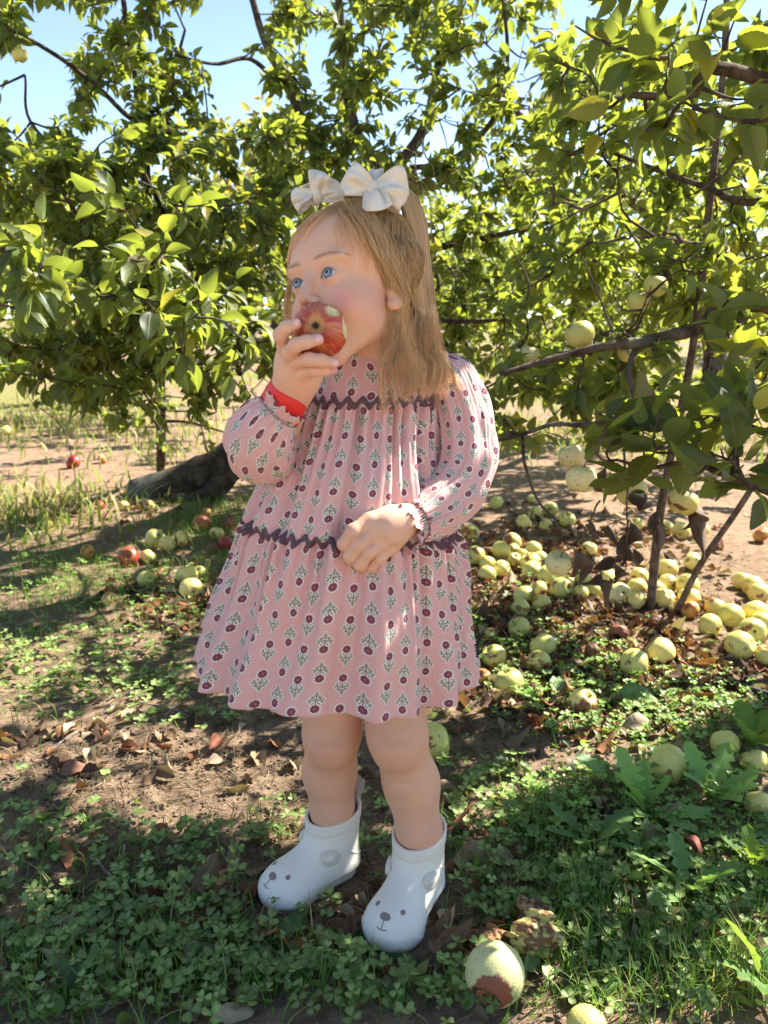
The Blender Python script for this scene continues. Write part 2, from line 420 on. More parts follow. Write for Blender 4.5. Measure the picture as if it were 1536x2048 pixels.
class Tree:
    def __init__(s, name, label, base, group='apple trees of the orchard'):
        s.root = empty(name, tuple(base), label, 'tree', group)
        s.trunk = MB(); s.wood = MB(); s.leaf = MB(); s.nodes = []; s.rad = []
    def limb(s, pts, r0, r1, trunk=False, k=8, jitter=.0, leafy=0):
        n = max(6, len(pts)*5); P = catmull(pts, n)
        if jitter: P[1:-1] += rng.normal(0, jitter, (n-2, 3))
        r = np.linspace(r0, r1, n)*(1 if trunk else .68)
        tube(s.trunk if trunk else s.wood, P, r*(1+rng.normal(0, .04, n)), 14 if trunk else k)
        s.nodes += list(P); s.rad += list(r)
        return P
    def twig(s, a, b, r0, nl, L, tmpl, bright, droop=.5, lo=.15, yellow=.03, wood=True, brown=.012):
        ln = np.linalg.norm(b-a); mid = (a+b)/2+rng.normal(0, .10, 3)*ln+np.array([0, 0, -.06*ln])
        P = catmull([a, mid, b], 7)
        if wood: tube(s.wood, P, np.linspace(r0, .0013, 7), 5)
        T = np.gradient(P, axis=0); T /= np.linalg.norm(T, axis=1, keepdims=True)
        tt = np.sort(rng.uniform(lo, 1.02, nl)); tt[-1] = 1
        idx = np.clip(tt*6, 0, 6); i0 = np.minimum(idx.astype(int), 5); fr = (idx-i0)[:, None]
        fr = np.clip(fr, 0, 1)
        Q = P[i0]*(1-fr)+P[i0+1]*fr; TT = T[i0]
        az = np.arange(nl)*2.4+rng.uniform(0, 6)
        rnd = rng.normal(0, 1, (nl, 3)); side = np.cross(TT, rnd); side /= np.linalg.norm(side, axis=1, keepdims=True)
        D = TT*rng.uniform(.2, .8, (nl, 1))+side*.9; D[-1] = TT[-1]
        D[:, 2] += rng.uniform(-droop, droop*.45, nl)
        Nn = np.array([0, 0, 1.])+rng.normal(0, .55, (nl, 3))
        ll = L*rng.uniform(.6, 1.15, nl)
        D /= np.linalg.norm(D, axis=1, keepdims=True)
        pet = D*ll[:, None]*.2
        keep = ~(in_gap(Q, .85) & (rng.random(nl) < .93)) & ~clear_zone(Q+D*ll[:, None]) & ~sunfleck(Q+D*ll[:, None]*.6)
        C = leaf_colours(nl, bright, yellow, brown)
        add_leaves(s.leaf, (Q+pet)[keep], D[keep], Nn[keep], ll[keep], C[keep], tmpl)
        return P
    def grow(s, targets, nl=11, L=.07, tmpl=LT, bright=1., yellow=.03, r0=.004, maxd=9, lo=.1, brown=.012, tl=.34):
        N = np.array(s.nodes)
        T = np.asarray(targets); order = np.argsort([np.min(np.sum((N-t)**2, 1)) for t in T])
        for i in order:
            t = T[i]; N = np.array(s.nodes[-6000:]) if len(s.nodes) > 6000 else np.array(s.nodes)
            d = np.sum((N-t)**2, 1); j = int(np.argmin(d)); a = N[j]; dist = math.sqrt(d[j])
            if dist > maxd: continue
            if dist > tl*1.6:                       # a bare connecting branch first
                u = (t-a)/dist; b = t-u*tl*.8
                mid = (a+b)/2+rng.normal(0, .06, 3)*dist; B = catmull([a, mid, b], 8)
                tube(s.wood, B, np.linspace(r0*2.0, r0*1.1, 8), 6); s.nodes += list(B[2:]); a = b
            P = s.twig(a, t, r0, nl, L, tmpl, bright, lo=lo, yellow=yellow, brown=brown)
            s.nodes += list(P[2:6])
    def finish(s, mleaf=None, mbark=None):
        if s.trunk.n: s.trunk.build('trunk', mbark or M_BARK2, s.root)
        if s.wood.n: s.wood.build('branches' if s.trunk.n else 'stem', mbark or M_BARK, s.root)
        if s.leaf.n: s.leaf.build('foliage', mleaf or M_LEAF, s.root)
def sample_ell(n, c, r, ok=None):
    out = []
    while len(out) < n:
        q = rng.uniform(-1, 1, 3)
        if q.dot(q) > 1: continue
        p = np.array(c)+q*np.array(r)
        if p[2] < .25: continue
        if ok is not None and not ok(p): continue
        if in_gap(p[None], 1.05)[0] and rng.random() < .92: continue
        if clear_zone(p[None])[0]: continue
        out.append(p)
    return out
def pbox(n, x0, x1, y0, y1, Y0, Y1, gap=True):
    out = []
    while len(out) < n:
        p = at(rng.uniform(x0, x1), rng.uniform(y0, y1), rng.uniform(Y0, Y1))
        if gap and in_gap(p[None], 1.05)[0]: continue
        if clear_zone(p[None])[0]: continue
        out.append(p)
    return out
# ---- old tree behind the child (leaning trunk)
bA = ground(345, 990)
TA = Tree('apple_tree', 'old apple tree with thick leaning trunk and fork behind the child', bA)
TA.limb([bA+np.array([-.16, .0, -.03]), at(390, 960, 3.62), at(470, 915, 3.6), at(560, 830, 3.6), at(660, 640, 3.5), at(735, 470, 3.4), at(790, 335, 3.35)], .105, .055, True)
TA.limb([at(480, 900, 3.6)+0, at(420, 990, 3.5), at(330, 1000, 3.4)], .07, .02, True)
f0 = at(790, 340, 3.35)
TA.limb([f0, at(740, 315, 3.3), at(705, 240, 3.3), at(690, 120, 3.3), at(672, -60, 3.25)], .045, .022)
TA.limb([at(745, 420, 3.38), at(650, 350, 3.3), at(618, 270, 3.3), at(575, 170, 3.25), at(530, 85, 3.2), at(495, -40, 3.2)], .034, .017)
TA.limb([f0, at(850, 250, 3.4), at(880, 100, 3.5), at(900, -80, 3.6)], .035, .016)
TA.limb([f0, at(900, 320, 3.2), at(985, 240, 3.0), at(1015, 120, 2.9), at(1000, -50, 2.9)], .018, .008)
TA.limb([at(560, 170, 3.25), at(500, 118, 3.1), at(430, 128, 3.0), at(350, 110, 2.9)], .014, .006)
TA.limb([at(640, 690, 3.5), at(510, 683, 3.2), at(419, 680, 3.0), at(328, 665, 2.8), at(233, 625, 2.6), at(110, 560, 2.4), at(-20, 480, 2.3)], .030, .010)
TA.limb([at(480, 745, 3.4), at(450, 680, 3.2), at(395, 560, 2.9), at(330, 430, 2.7), at(280, 330, 2.6)], .026, .008)
TA.limb([at(419, 680, 3.0), at(300, 585, 2.7), at(215, 510, 2.5), at(120, 380, 2.3)], .016, .006)
TA.limb([at(700, 560, 3.45), at(860, 500, 3.3), at(1000, 470, 3.1), at(1150, 430, 3.0)], .028, .010)
TA.limb([at(690, 600, 3.45), at(880, 640, 3.1), at(1010, 640, 2.9)], .022, .009)
tg = pbox(400, -160, 620, 230, 740, 2.2, 3.6)+pbox(75, 80, 560, 640, 830, 2.3, 3.5)+pbox(290, 540, 1120, -80, 380, 2.7, 3.8)+pbox(200, 540, 1120, 330, 800, 2.7, 3.7)
tg += pbox(30, -100, 460, 560, 770, 1.9, 2.5)+pbox(14, 130, 420, 680, 850, 2.0, 2.8)+pbox(50, 500, 1000, -700, -80, 2.6, 3.9)
TA.grow(tg, nl=21, L=.051, lo=.04, tl=.42)
TA.grow(pbox(26, -60, 430, 380, 640, 1.6, 2.1)+pbox(10, 230, 520, 560, 760, 1.7, 2.1), nl=10, L=.064, tmpl=LT_HI[:2]+LT[:2], bright=.95)
TA.finish()
# ---- slim young tree at the left
bC = ground(322, 948)
TC = Tree('apple_tree', 'slim young apple tree with straight dark stem at the left', bC)
TC.limb([bC, at(322, 850, 3.7), at(318, 740, 3.5), at(302, 560, 3.2), at(296, 420, 3.0), at(288, 310, 2.9)], .024, .017, True)
TC.limb([at(288, 310, 2.9), at(281, 252, 2.9), at(270, 146, 2.9), at(257, 70, 2.9), at(235, -80, 2.9)], .019, .012)
TC.limb([at(281, 250, 2.9), at(248, 226, 2.85), at(204, 182, 2.8), at(140, 130, 2.7), at(80, 91, 2.6), at(0, 47, 2.5), at(-90, 10, 2.4)], .014, .007)
TC.limb([at(288, 255, 2.9), at(320, 245, 2.95), at(357, 205, 3.0), at(345, 160, 3.0), at(370, 60, 3.05)], .013, .007)
TC.limb([at(322, 860, 3.7), at(292, 822, 3.3), at(255, 785, 2.9), at(204, 727, 2.6), at(157, 676, 2.4)], .012, .006)
TC.limb([at(325, 842, 3.7), at(380, 845, 3.6), at(450, 865, 3.5)], .012, .006)
TC.limb([at(296, 420, 3.0), at(180, 350, 2.8), at(65, 250, 2.6), at(50, 150, 2.5)], .010, .005)
TC.grow(pbox(80, 150, 400, -60, 250, 2.6, 3.2)+pbox(26, -120, 200, 40, 330, 2.3, 2.9)+pbox(90, -200, 420, 240, 480, 2.3, 3.1)+pbox(10, 200, 420, 780, 900, 3.1, 3.7)+pbox(16, 0, 130, -40, 120, 2.4, 2.8)+pbox(20, 0, 500, -600, -60, 2.5, 3.2, False), nl=17, L=.048, bright=1.05, tl=.4)
TC.finish()
HO_ = np.array([-.037, .975, .86])
# ---- right tree, close: limb entering from the right, overhead crown
bB = np.array([2.0, 2.3, 0.])
TB = Tree('apple_tree', 'large apple tree at the right edge whose boughs reach over the child', bB)
TB.limb([bB, (1.85, 2.2, .5), (1.65, 2.05, 1.0), (1.45, 1.9, 1.5)], .09, .06, True)
TB.limb([(1.80, 2.15, .62), at(1536, 612, 1.95), at(1400, 655, 1.9), at(1300, 682, 1.85), at(1230, 690, 1.8), at(1150, 705, 1.8), at(1000, 748, 1.75)], .034, .008)
TB.limb([at(1275, 688, 1.85), at(1258, 740, 1.8), at(1272, 810, 1.75), at(1270, 830, 1.75)], .011, .007)
TB.limb([at(1270, 825, 1.75), at(1180, 850, 1.75), at(1110, 848, 1.75), at(1040, 870, 1.75), at(940, 895, 1.75)], .010, .005)
TB.limb([at(1045, 873, 1.75), at(1050, 930, 1.7), at(1075, 1000, 1.68), at(1110, 1040, 1.66), at(1130, 1090, 1.64)], .006, .003)
TB.limb([(1.45, 1.9, 1.5), (1.0, 1.7, 1.75), (.5, 1.6, 1.9), (.1, 1.55, 1.95)], .045, .012)
TB.limb([(1.45, 1.9, 1.4), (1.1, 1.45, 1.6), (.8, 1.1, 1.75), (.45, .85, 1.8)], .04, .010)
TB.limb([(1.5, 2.0, 1.1), at(1500, 150, 1.5), at(1380, 190, 1.45), at(1250, 190, 1.5)], .022, .007)
TB.limb([(1.5, 2.0, 1.2), at(1560, 400, 1.9), at(1400, 370, 2.1), at(1210, 300, 2.2)], .020, .007)
TB.limb([(1.45, 1.9, 1.5), (1.6, 1.6, 2.0), (1.5, 1.3, 2.5)], .05, .015)
TB.limb([(1.45, 1.9, 1.5), (1.2, 2.3, 2.1), (.9, 2.5, 2.5)], .05, .015)
TB.limb([(1.80, 2.15, .55), at(1640, 1015, 1.45), at(1540, 985, 1.25), at(1450, 950, 1.2), at(1380, 925, 1.18), at(1300, 935, 1.16), at(1235, 920, 1.15)], .012, .003)
tb = pbox(190, 1080, 1700, 60, 620, 1.75, 3.0)+pbox(110, 1000, 1600, 450, 820, 1.8, 2.6)+pbox(34, 930, 1250, 700, 880, 1.78, 2.5)+pbox(40, 1080, 1650, 640, 900, 1.7, 3.0)
TB.grow(tb, nl=15, L=.053, bright=1.1, lo=.05, tl=.4)
TB.grow(pbox(26, 1130, 1640, -60, 330, 1.25, 1.8), nl=9, L=.066, tmpl=LT_HI, bright=.85)
TB.grow(pbox(10, 1440, 1640, 600, 850, 1.15, 1.4)+pbox(6, 1400, 1640, 880, 1000, 1.1, 1.3), nl=6, L=.072, tmpl=LT_HI, bright=.6, lo=.3)  # same leaves, colour darkened to stand in for shade
def shade_ok(p): return True
TB.grow(sample_ell(SHADE_N if 'SHADE_N' in globals() else 95, (.95, 1.62, 1.95), (1.0, .75, .55)), nl=12, L=.078)  # overhead crown, mostly unseen, placed to shade the child
TB.grow(sample_ell(34, (.75, 1.05, 1.75), (.55, .45, .35), lambda p: project(p[None])[1][0] < -80 or project(p[None])[0][0] > 1600), nl=12, L=.078)  # foliage kept out of view, added overhead to block the sun
TB.grow([HO_+SUN*t+rng.normal(0, .07, 3) for t in np.linspace(.8, 1.5, 22)]+[np.array([.02, .9, .30])+SUN*t+rng.normal(0, .12, 3) for t in np.linspace(1.2, 1.9, 16)], nl=12, L=.08)  # twigs added along the sun's path to shade the child
TB.grow(pbox(16, 1190, 1560, 800, 965, 1.12, 1.3), nl=4, L=.072, tmpl=LT_HI, bright=.5, lo=.5, yellow=.02, r0=.0025)  # low brightness paints shade into these near leaves
fr = [np.array([rng.uniform(.10, .80), rng.uniform(.78, 1.25), 0])+SUN*rng.uniform(1.25, 2.2) for _ in range(70)]
TB.grow([q for q in fr if project(q[None])[0][0] > 1500 or project(q[None])[1][0] < 0], nl=12, L=.07)  # unseen twigs added on sun rays to shade the front ground
TB.grow([at(1215, 850, 1.13), at(1190, 905, 1.12), at(1300, 850, 1.15), at(1340, 890, 1.12), at(1385, 840, 1.16), at(1420, 905, 1.14), at(1470, 920, 1.12), at(1390, 950, 1.12), at(1500, 860, 1.16), at(1250, 960, 1.18)], nl=3, L=.085, tmpl=LT_HI, bright=.5, lo=.8, yellow=0, r0=.0025)  # shaded look put into the leaf colour here too
TB.finish()
# ---- thin shoots rising from the pile of apples
def shoot(name, label, pts, r0, r1, tg=None, group='thin shoots among the fallen apples'):
    t = Tree(name, label, pts[0], group); t.root['category'] = 'sapling'
    t.limb(pts, r0/.68, r1/.68, False, 14)
    if tg is not None: t.grow(tg, nl=8, L=.07, bright=1.15)
    t.finish(mbark=M_SHOOT)
g1 = ground(1300, 1226); g2 = ground(1352, 1228)
shoot('sapling', 'upright slim brown shoot rising from the pile of yellow apples', [g1, at(1316, 1060, 2.1), at(1338, 930, 2.08), at(1385, 700, 2.08), at(1420, 400, 2.1), at(1448, 130, 2.15), at(1455, -60, 2.2)], .0125, .008, pbox(26, 1250, 1560, 0, 640, 1.95, 2.5))
shoot('sapling', 'slanting bare shoot leaning right over the fallen apples', [g2, at(1400, 1130, 2.05), at(1475, 1020, 2.0), at(1530, 930, 1.95), at(1590, 800, 1.9)], .0095, .006)
# ---- trees behind
bD = ground(1420, 850)
TD = Tree('apple_tree', 'sunlit apple tree standing behind the right tree', bD)
TD.limb([bD, at(1430, 700, 6.3), at(1400, 500, 6.0)], .12, .07, True)
TD.limb([at(1400, 520, 6.0), at(1200, 350, 5.2), at(1000, 200, 4.6)], .06, .02)
TD.limb([at(1400, 520, 6.0), at(1500, 200, 5), at(1600, -100, 4.8)], .06, .02)
TD.limb([at(1410, 560, 6.0), at(1200, 560, 5.0), at(980, 560, 4.4)], .05, .02)
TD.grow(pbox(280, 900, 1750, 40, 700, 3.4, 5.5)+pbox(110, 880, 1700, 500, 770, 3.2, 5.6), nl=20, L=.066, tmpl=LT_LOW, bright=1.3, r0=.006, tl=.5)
TD.finish()
bE = ground(170, 800)
TE = Tree('apple_tree', 'sunlit apple tree far behind at the left', bE)
TE.limb([bE, at(180, 600, 7.6), at(220, 450, 7.4)], .11, .07, True)
TE.limb([at(200, 500, 7.4), at(60, 400, 7), at(-100, 330, 7)], .05, .02)
TE.limb([at(200, 500, 7.4), at(380, 420, 7), at(560, 380, 7)], .05, .02)
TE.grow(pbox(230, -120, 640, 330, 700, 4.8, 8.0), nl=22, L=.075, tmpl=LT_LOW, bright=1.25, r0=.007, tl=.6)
TE.finish()
# far row of trees
def far_tree(px, Y, h, wd, label, seed, tint):
    x = (px-768)/FPX*Y/CF; b = np.array([x, Y, 0.])
    t = Tree('orchard_tree', label, b, 'far row of orchard trees'); t.limb([b, b+[.1, 0, h*.35], b+[0, .1, h*.6]], .12, .05, True)
    for k in range(5):
        a = k*1.26+seed; t.limb([b+[0, 0, h*.35], b+[math.cos(a)*wd*.3, math.sin(a)*wd*.3, h*.6], b+[math.cos(a)*wd*.45, math.sin(a)*wd*.45, h*.8]], .05, .02)
    n = 1500; q = rng.normal(0, 1, (n, 3)); q /= np.linalg.norm(q, axis=1, keepdims=True); q *= rng.uniform(.45, 1, (n, 1))
    lump = .75+.5*vnoise(q[:, 0]*3+seed*9, q[:, 2]*3, int(seed*7))
    P = b+[0, 0, h*.62]+q*np.array([wd*.5, wd*.5, h*.4])*lump[:, None]
    C = leaf_colours(n, 1.1)*np.array(tint)
    add_leaves(t.leaf, P, rng.normal(0, 1, (n, 3)), rng.normal(0, .6, (n, 3))+[0, 0, 1], np.full(n, .2), C, LT_LOW)
    t.finish()
for i, (px, Y, h, wd, lb, tint) in enumerate([
        (-80, 15, 3.6, 4.0, 'far orchard tree beyond the field at the left edge', (1.2, 1.1, 1)),
        (240, 17, 3.9, 4.2, 'far olive orchard tree seen under the slim tree', (1.5, 1.2, 1)),
        (560, 16, 4.4, 4.2, 'far pinkish brown orchard tree left of the white bows', (2.4, 1.2, 1.4)),
        (860, 18, 3.6, 4.2, 'far orchard tree hidden behind the child', (1.2, 1.1, 1)),
        (1180, 15, 3.4, 4.2, 'far orchard tree seen low through the right boughs', (1.4, 1.3, 1)),
        (1520, 16, 3.8, 4.4, 'far orchard tree beyond the right edge of the pile', (1.2, 1.2, 1))]):
    far_tree(px, Y, h, wd, lb, i*.7, tint)
# far woods closing the horizon all round
n = 16000; a = rng.uniform(0, 2*np.pi, n); rr_ = rng.uniform(48, 60, n); top = 3.2+3.2*fbm(a*9, a*0, 5, 4)*(1+.0*a)+1.2*vnoise(a*46, a*0, 8); top[(np.abs(a-2*np.pi) < .15) | (a < .15)] = 3.2+3.2*fbm(np.array([.0]), np.array([.0]), 5, 4)[0]
P = np.stack([np.cos(a)*rr_, np.sin(a)*rr_, rng.random(n)**.8*top], 1); mb = MB()
C = leaf_colours(n, 1.0, .0, .0)*np.array([1.15, 1.05, 1.3])*(.8+.5*vnoise(a*30, a*0, 2))[:, None]  # bluish tint puts distance haze into the leaf colour
add_leaves(mb, P, rng.normal(0, 1, (n, 3)), rng.normal(0, .8, (n, 3))+[0, 0, .6], rng.uniform(.7, 1.5, n), C, LT_LOW)
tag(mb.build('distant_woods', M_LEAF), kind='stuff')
# ================================================================== THE CHILD
HO = at(712, 585, .975)                       # head centre
YAW, PIT, ROL = R_(40.5), R_(9), R_(12)
L0 = np.array([1., 0, 0]); F0 = np.array([0, -1., 0]); U0 = np.array([0, 0, 1.])
F1 = F0*math.cos(PIT)+U0*math.sin(PIT); U1 = U0*math.cos(PIT)-F0*math.sin(PIT); L1 = L0
U2 = U1*math.cos(ROL)-L1*math.sin(ROL); L2 = L1*math.cos(ROL)+U1*math.sin(ROL); F2 = F1
def yawm(v): c, s = math.cos(-YAW), math.sin(-YAW); return np.array([c*v[0]-s*v[1], s*v[0]+c*v[1], v[2]])
HR = np.stack([yawm(L2), yawm(F2), yawm(U2)], 1)      # columns: left, forward, up
def h2w(p): return HO+(np.asarray(p, float)*.001)@HR.T
def w2h(P): return ((np.asarray(P, float)-HO)@HR)*1000
EYE = [np.array([s*23.6, 62.5, 1.]) for s in (1, -1)]
def skull(P):
    d = ell(P, (0, -12, 36), (67, 82, 66))
    d = smin(d, ell(P, (0, 28, 26), (58, 50, 50)), 18)
    return d
def head_sdf(P):
    d = skull(P)
    d = smin(d, ell(P, (0, 22, -22), (50, 52, 47)), 16)
    X = np.abs(P[:, 0]); Q = np.stack([X, P[:, 1], P[:, 2]], 1)
    d = smin(d, sph(Q, (28, 45, -30), 24), 18)
    d = smin(d, cone(Q, (26, 14, -44), (10, 50, -78), 13, 14), 24)
    d = smin(d, sph(P, (0, 59, -80), 15), 16)
    d = smin(d, ell(P, (0, 60, -52), (25, 20, 19)), 12)
    d = smax(d, -ell(Q, (25, 86, 3), (17, 14, 12)), 12)              # eye sockets
    d = smin(d, ell(Q, (24, 68, 19), (19, 7, 6)), 12)                # brow
    d = smin(d, cone(P, (0, 73, 4), (0, 87, -22), 5.5, 7.0), 9)      # nose
    d = smin(d, sph(Q, (8.5, 80, -26), 5.2), 5)
    d = smax(d, -ell(Q, (5, 86, -31), (2.6, 4, 3)), 2)
    for e in EYE[:1]:                                                 # lids (mirrored)
        d = smin(d, sph(Q, e, 13.9), 3.0)
        x = Q[:, 0]-e[0]; z = P[:, 2]-e[2]-.06*x; hh = np.where(z > 0, 6.4, 4.6)*(1-np.clip(np.abs(x)/11.2, 0, 1.4)**2.2)
        al = np.maximum((np.abs(z)-hh)*.75, e[1]+2-P[:, 1])
        d = smax(d, -al, 1.0)
        cr = np.abs(sph(Q, e+np.array([0, 0, 0]), 14.3))               # crease above the lid
    d = np.where(np.abs(P[:, 1]-77) < 14, smin(d, np.sqrt((np.sqrt((P[:, 0]/17)**2+((P[:, 2]+50)/10)**2)-1)**2*110+(P[:, 1]-78)**2)-3.6, 4), d)
    d = smax(d, -ell(P, (0, 84, -50), (14.5, 22, 7.5)), 3)
    d = smax(d, -cone(Q, (15.5, 83, -25), (29, 71, -45), 1.6, 1.2), 5)
    # ears
    M = np.array([[.93, .36, 0], [-.36, .93, 0], [0, 0, 1.]])
    e = ell(Q, (59, -2, -12), (4.5, 12, 20), M.T); e = smax(e, -ell(Q, (65, 1, -9), (4, 7, 11)), 4)
    e = smin(e, sph(Q, (58, 5, -28), 6), 6)
    d = smin(d, e, 5)
    d = smin(d, cone(P, (2, -18, -40), (4, -44, -92), 31, 27), 20)
    return d
def mixc(c, f, t): return c*(1-f[:, None])+np.asarray(t)*f[:, None]
SKIN = np.array([.76, .455, .30])
def skin_base(P):
    n = fbm(P[:, 0]*40+P[:, 1]*31, P[:, 2]*40, 5, 3)
    return SKIN*(1+(n[:, None]-.47)*.12)
body = MB()
V, F = polygonise(head_sdf, (-82, -108, -140), (82, 108, 115), 1.35)
W = h2w(V); C = skin_base(W); X = np.abs(V[:, 0])
ch = np.exp(-(((X-38)/17)**2+((V[:, 2]+30)/15)**2))*(V[:, 1] > 15)
C = mixc(C, ch*.62, (.76, .26, .23))
C = mixc(C, np.exp(-((X/9)**2+((V[:, 2]+25)/9)**2))*(V[:, 1] > 70)*.3, (.64, .27, .22))
lip = np.exp(-((np.sqrt((V[:, 0]/17)**2+((V[:, 2]+50)/10)**2)-1)/.30)**2)*(V[:, 1] > 66)
C = mixc(C, lip*.7, (.55, .20, .18))
C = mixc(C, (V[:, 1] > 40)*(np.sqrt((V[:, 0]/14)**2+((V[:, 2]+50)/8)**2) < .9)*(V[:, 1] < 76)*.8, (.22, .06, .05))
br = np.exp(-((V[:, 2]-(19+2.4*np.sin(np.clip((X-10)/34, 0, 1)*3.1)))/2.1)**2)*sstep(X, 8, 15)*sstep(X, 44, 36)*(V[:, 1] > 40)
C = mixc(C, br*.6, (.36, .20, .11))
er = np.minimum.reduce([np.linalg.norm(V-(np.array([s*23.6, 62.5, 1.])), axis=1) for s in (1, -1)])
xx = (X-23.6); zz = V[:, 2]-1-.06*xx; hh = np.where(zz > 0, 6.4, 4.6)*(1-np.clip(np.abs(xx)/11.2, 0, 1)**2.2)
rim = np.exp(-((np.abs(zz)-hh)/1.1)**2)*(np.abs(xx) < 11.5)*(V[:, 1] > 60)
C = mixc(C, rim*np.where(zz > 0, .9, .45), (.17, .085, .055))
C = mixc(C, np.exp(-(((X-24)/16)**2+((V[:, 2]+9)/5)**2))*(V[:, 1] > 40)*.2, (.52, .27, .24))
C = mixc(C, (X > 58)*(np.abs(V[:, 1]+6) < 20)*(V[:, 2] < 15)*.25, (.7, .28, .2))
body.add(W, F[:, ::-1], C)
# ---- torso, legs and arms
def torso(P):
    d = cone(P, (-.02, 1.06, .72), (-.035, 1.04, .56), .062, .075)
    d = smin(d, cone(P, (.08, 1.04, .72), (-.10, 1.06, .72), .035, .035), .05)
    d = smin(d, ell(P, (-.035, 1.03, .47), (.085, .07, .08)), .06)
    return d
LA = at(838, 1660, 0.972); RA = at(664, 1615, 1.022)      # where her left and right calf enter the boots
def legs(P):
    kl = at(794, 1487, .975); kr = at(664, 1485, 1.015)
    hl = at(772, 1290, 1.02); hr = at(672, 1290, 1.045)
    a = [LA+np.array([-.003, .006, -.055]), RA+np.array([-.004, .004, -.055])]
    d = None
    for hip, kn, an, sx in ((hl, kl, LA, 1), (hr, kr, RA, -1)):
        calf = kn*.48+an*.52+np.array([.004*sx, .010, .004])
        q = cone(P, hip, kn+np.array([0, .004, .018]), .056, .0390)
        q = smin(q, cone(P, kn+np.array([0, .003, .01]), calf, .0370, .0348), .02)
        q = smin(q, cone(P, calf, an, .0362, .0300), .02)
        q = smin(q, cone(P, an, an+np.array([-.0, .002, -.06]), .0300, .024), .012)
        q = smin(q, ell(P, kn+np.array([-.002, -.026, .002]), (.022, .013, .024)), .026)
        q = smax(q, -ell(P, kn+np.array([0.0, -.060, -.034]), (.036, .0165, .006)), .020)
        q = smax(q, -ell(P, kn+np.array([-.0, -.060, .034]), (.040, .0165, .007)), .022)
        d = q if d is None else np.minimum(d, q)
    return smin(d, ell(P, (-.035, 1.04, .44), (.09, .07, .06)), .03)
V, F = polygonise(torso, (-.19, .9, .36), (.17, 1.18, .83), .004)
body.add(V, F, skin_base(V))
V, F = polygonise(legs, (-.17, .86, .02), (.14, 1.16, .53), .0026)
C = skin_base(V)
for kn in (at(794, 1487, .975), at(664, 1485, 1.015)):
    C = mixc(C, np.exp(-np.sum(((V-kn-[0, -.03, -.004])/[.03, .05, .022])**2, 1))*.28, (.62, .28, .21))
body.add(V, F, C*np.array([1.02, .96, .92]))
# ---- her right hand, holding the apple to her mouth
def K(px, py, Y): return at(px, py, Y)
APC = at(640, 661, .880); APR = .0292
RH = dict(wrist=K(573, 800, .905), palm=K(592, 735, .893))
fing_r = [  # base ... tip, with radii
    ([K(583, 715, .884), K(569, 694, .866), K(561, 670, .852), K(572, 655, .846), K(591, 648, .848)], [.0080, .0076, .0074, .0067, .0059]),
    ([K(588, 728, .880), K(579, 706, .856), K(592, 690, .842), K(612, 684, .838), K(636, 679, .843)], [.0082, .0078, .0074, .0068, .0060]),
    ([K(597, 742, .880), K(594, 722, .862), K(618, 719, .846), K(642, 721, .846), K(666, 726, .856)], [.0082, .0077, .0072, .0066, .0058]),
    ([K(602, 757, .886), K(608, 744, .868), K(630, 741, .856), K(650, 741, .858), K(665, 740, .868)], [.0076, .0070, .0064, .0058, .0050])]
def hand_r(P):
    d = cone(P, K(585, 776, .905), K(545, 880, .955), .0215, .030)
    p = ell(P, K(590, 735, .884), (.0205, .014, .0275))
    p = smin(p, cone(P, K(588, 775, .902), K(592, 745, .888), .0185, .0205), .014)
    p = smin(p, ell(P, K(616, 752, .892), (.016, .014, .017)), .012)
    p = smin(p, ell(P, K(578, 712, .882), (.011, .011, .015)), .012)
    d = smin(d, p, .018)
    # thumb goes behind the apple
    t = smin(cone(P, K(606, 755, .905), K(640, 735, .925), .0105, .009), cone(P, K(640, 735, .925), K(668, 700, .918), .009, .007), .004)
    d = smin(d, t, .008)
    fd = None
    for pts, rr in fing_r:
        q = None
        for i in range(len(pts)-1):
            c = cone(P, pts[i], pts[i+1], rr[i], rr[i+1]); q = c if q is None else smin(q, c, .0035)
        fd = q if fd is None else np.minimum(fd, q)
    return smin(d, fd, .0065)
c0 = K(600, 740, .89)
V, F = polygonise(hand_r, c0-[.07, .09, .11], c0+[.07, .09, .08], .0011)
def hand_cols(V, tips, knk):
    C = skin_base(V)
    for t in tips: C = mixc(C, np.exp(-np.sum(((V-t)/.010)**2, 1))*.35, (.70, .30, .24))
    for t in knk: C = mixc(C, np.exp(-np.sum(((V-t)/.007)**2, 1))*.22, (.60, .27, .20))
    return C
body.add(V, F, hand_cols(V, [f[0][-1] for f in fing_r], [f[0][2] for f in fing_r]+[f[0][1] for f in fing_r]))
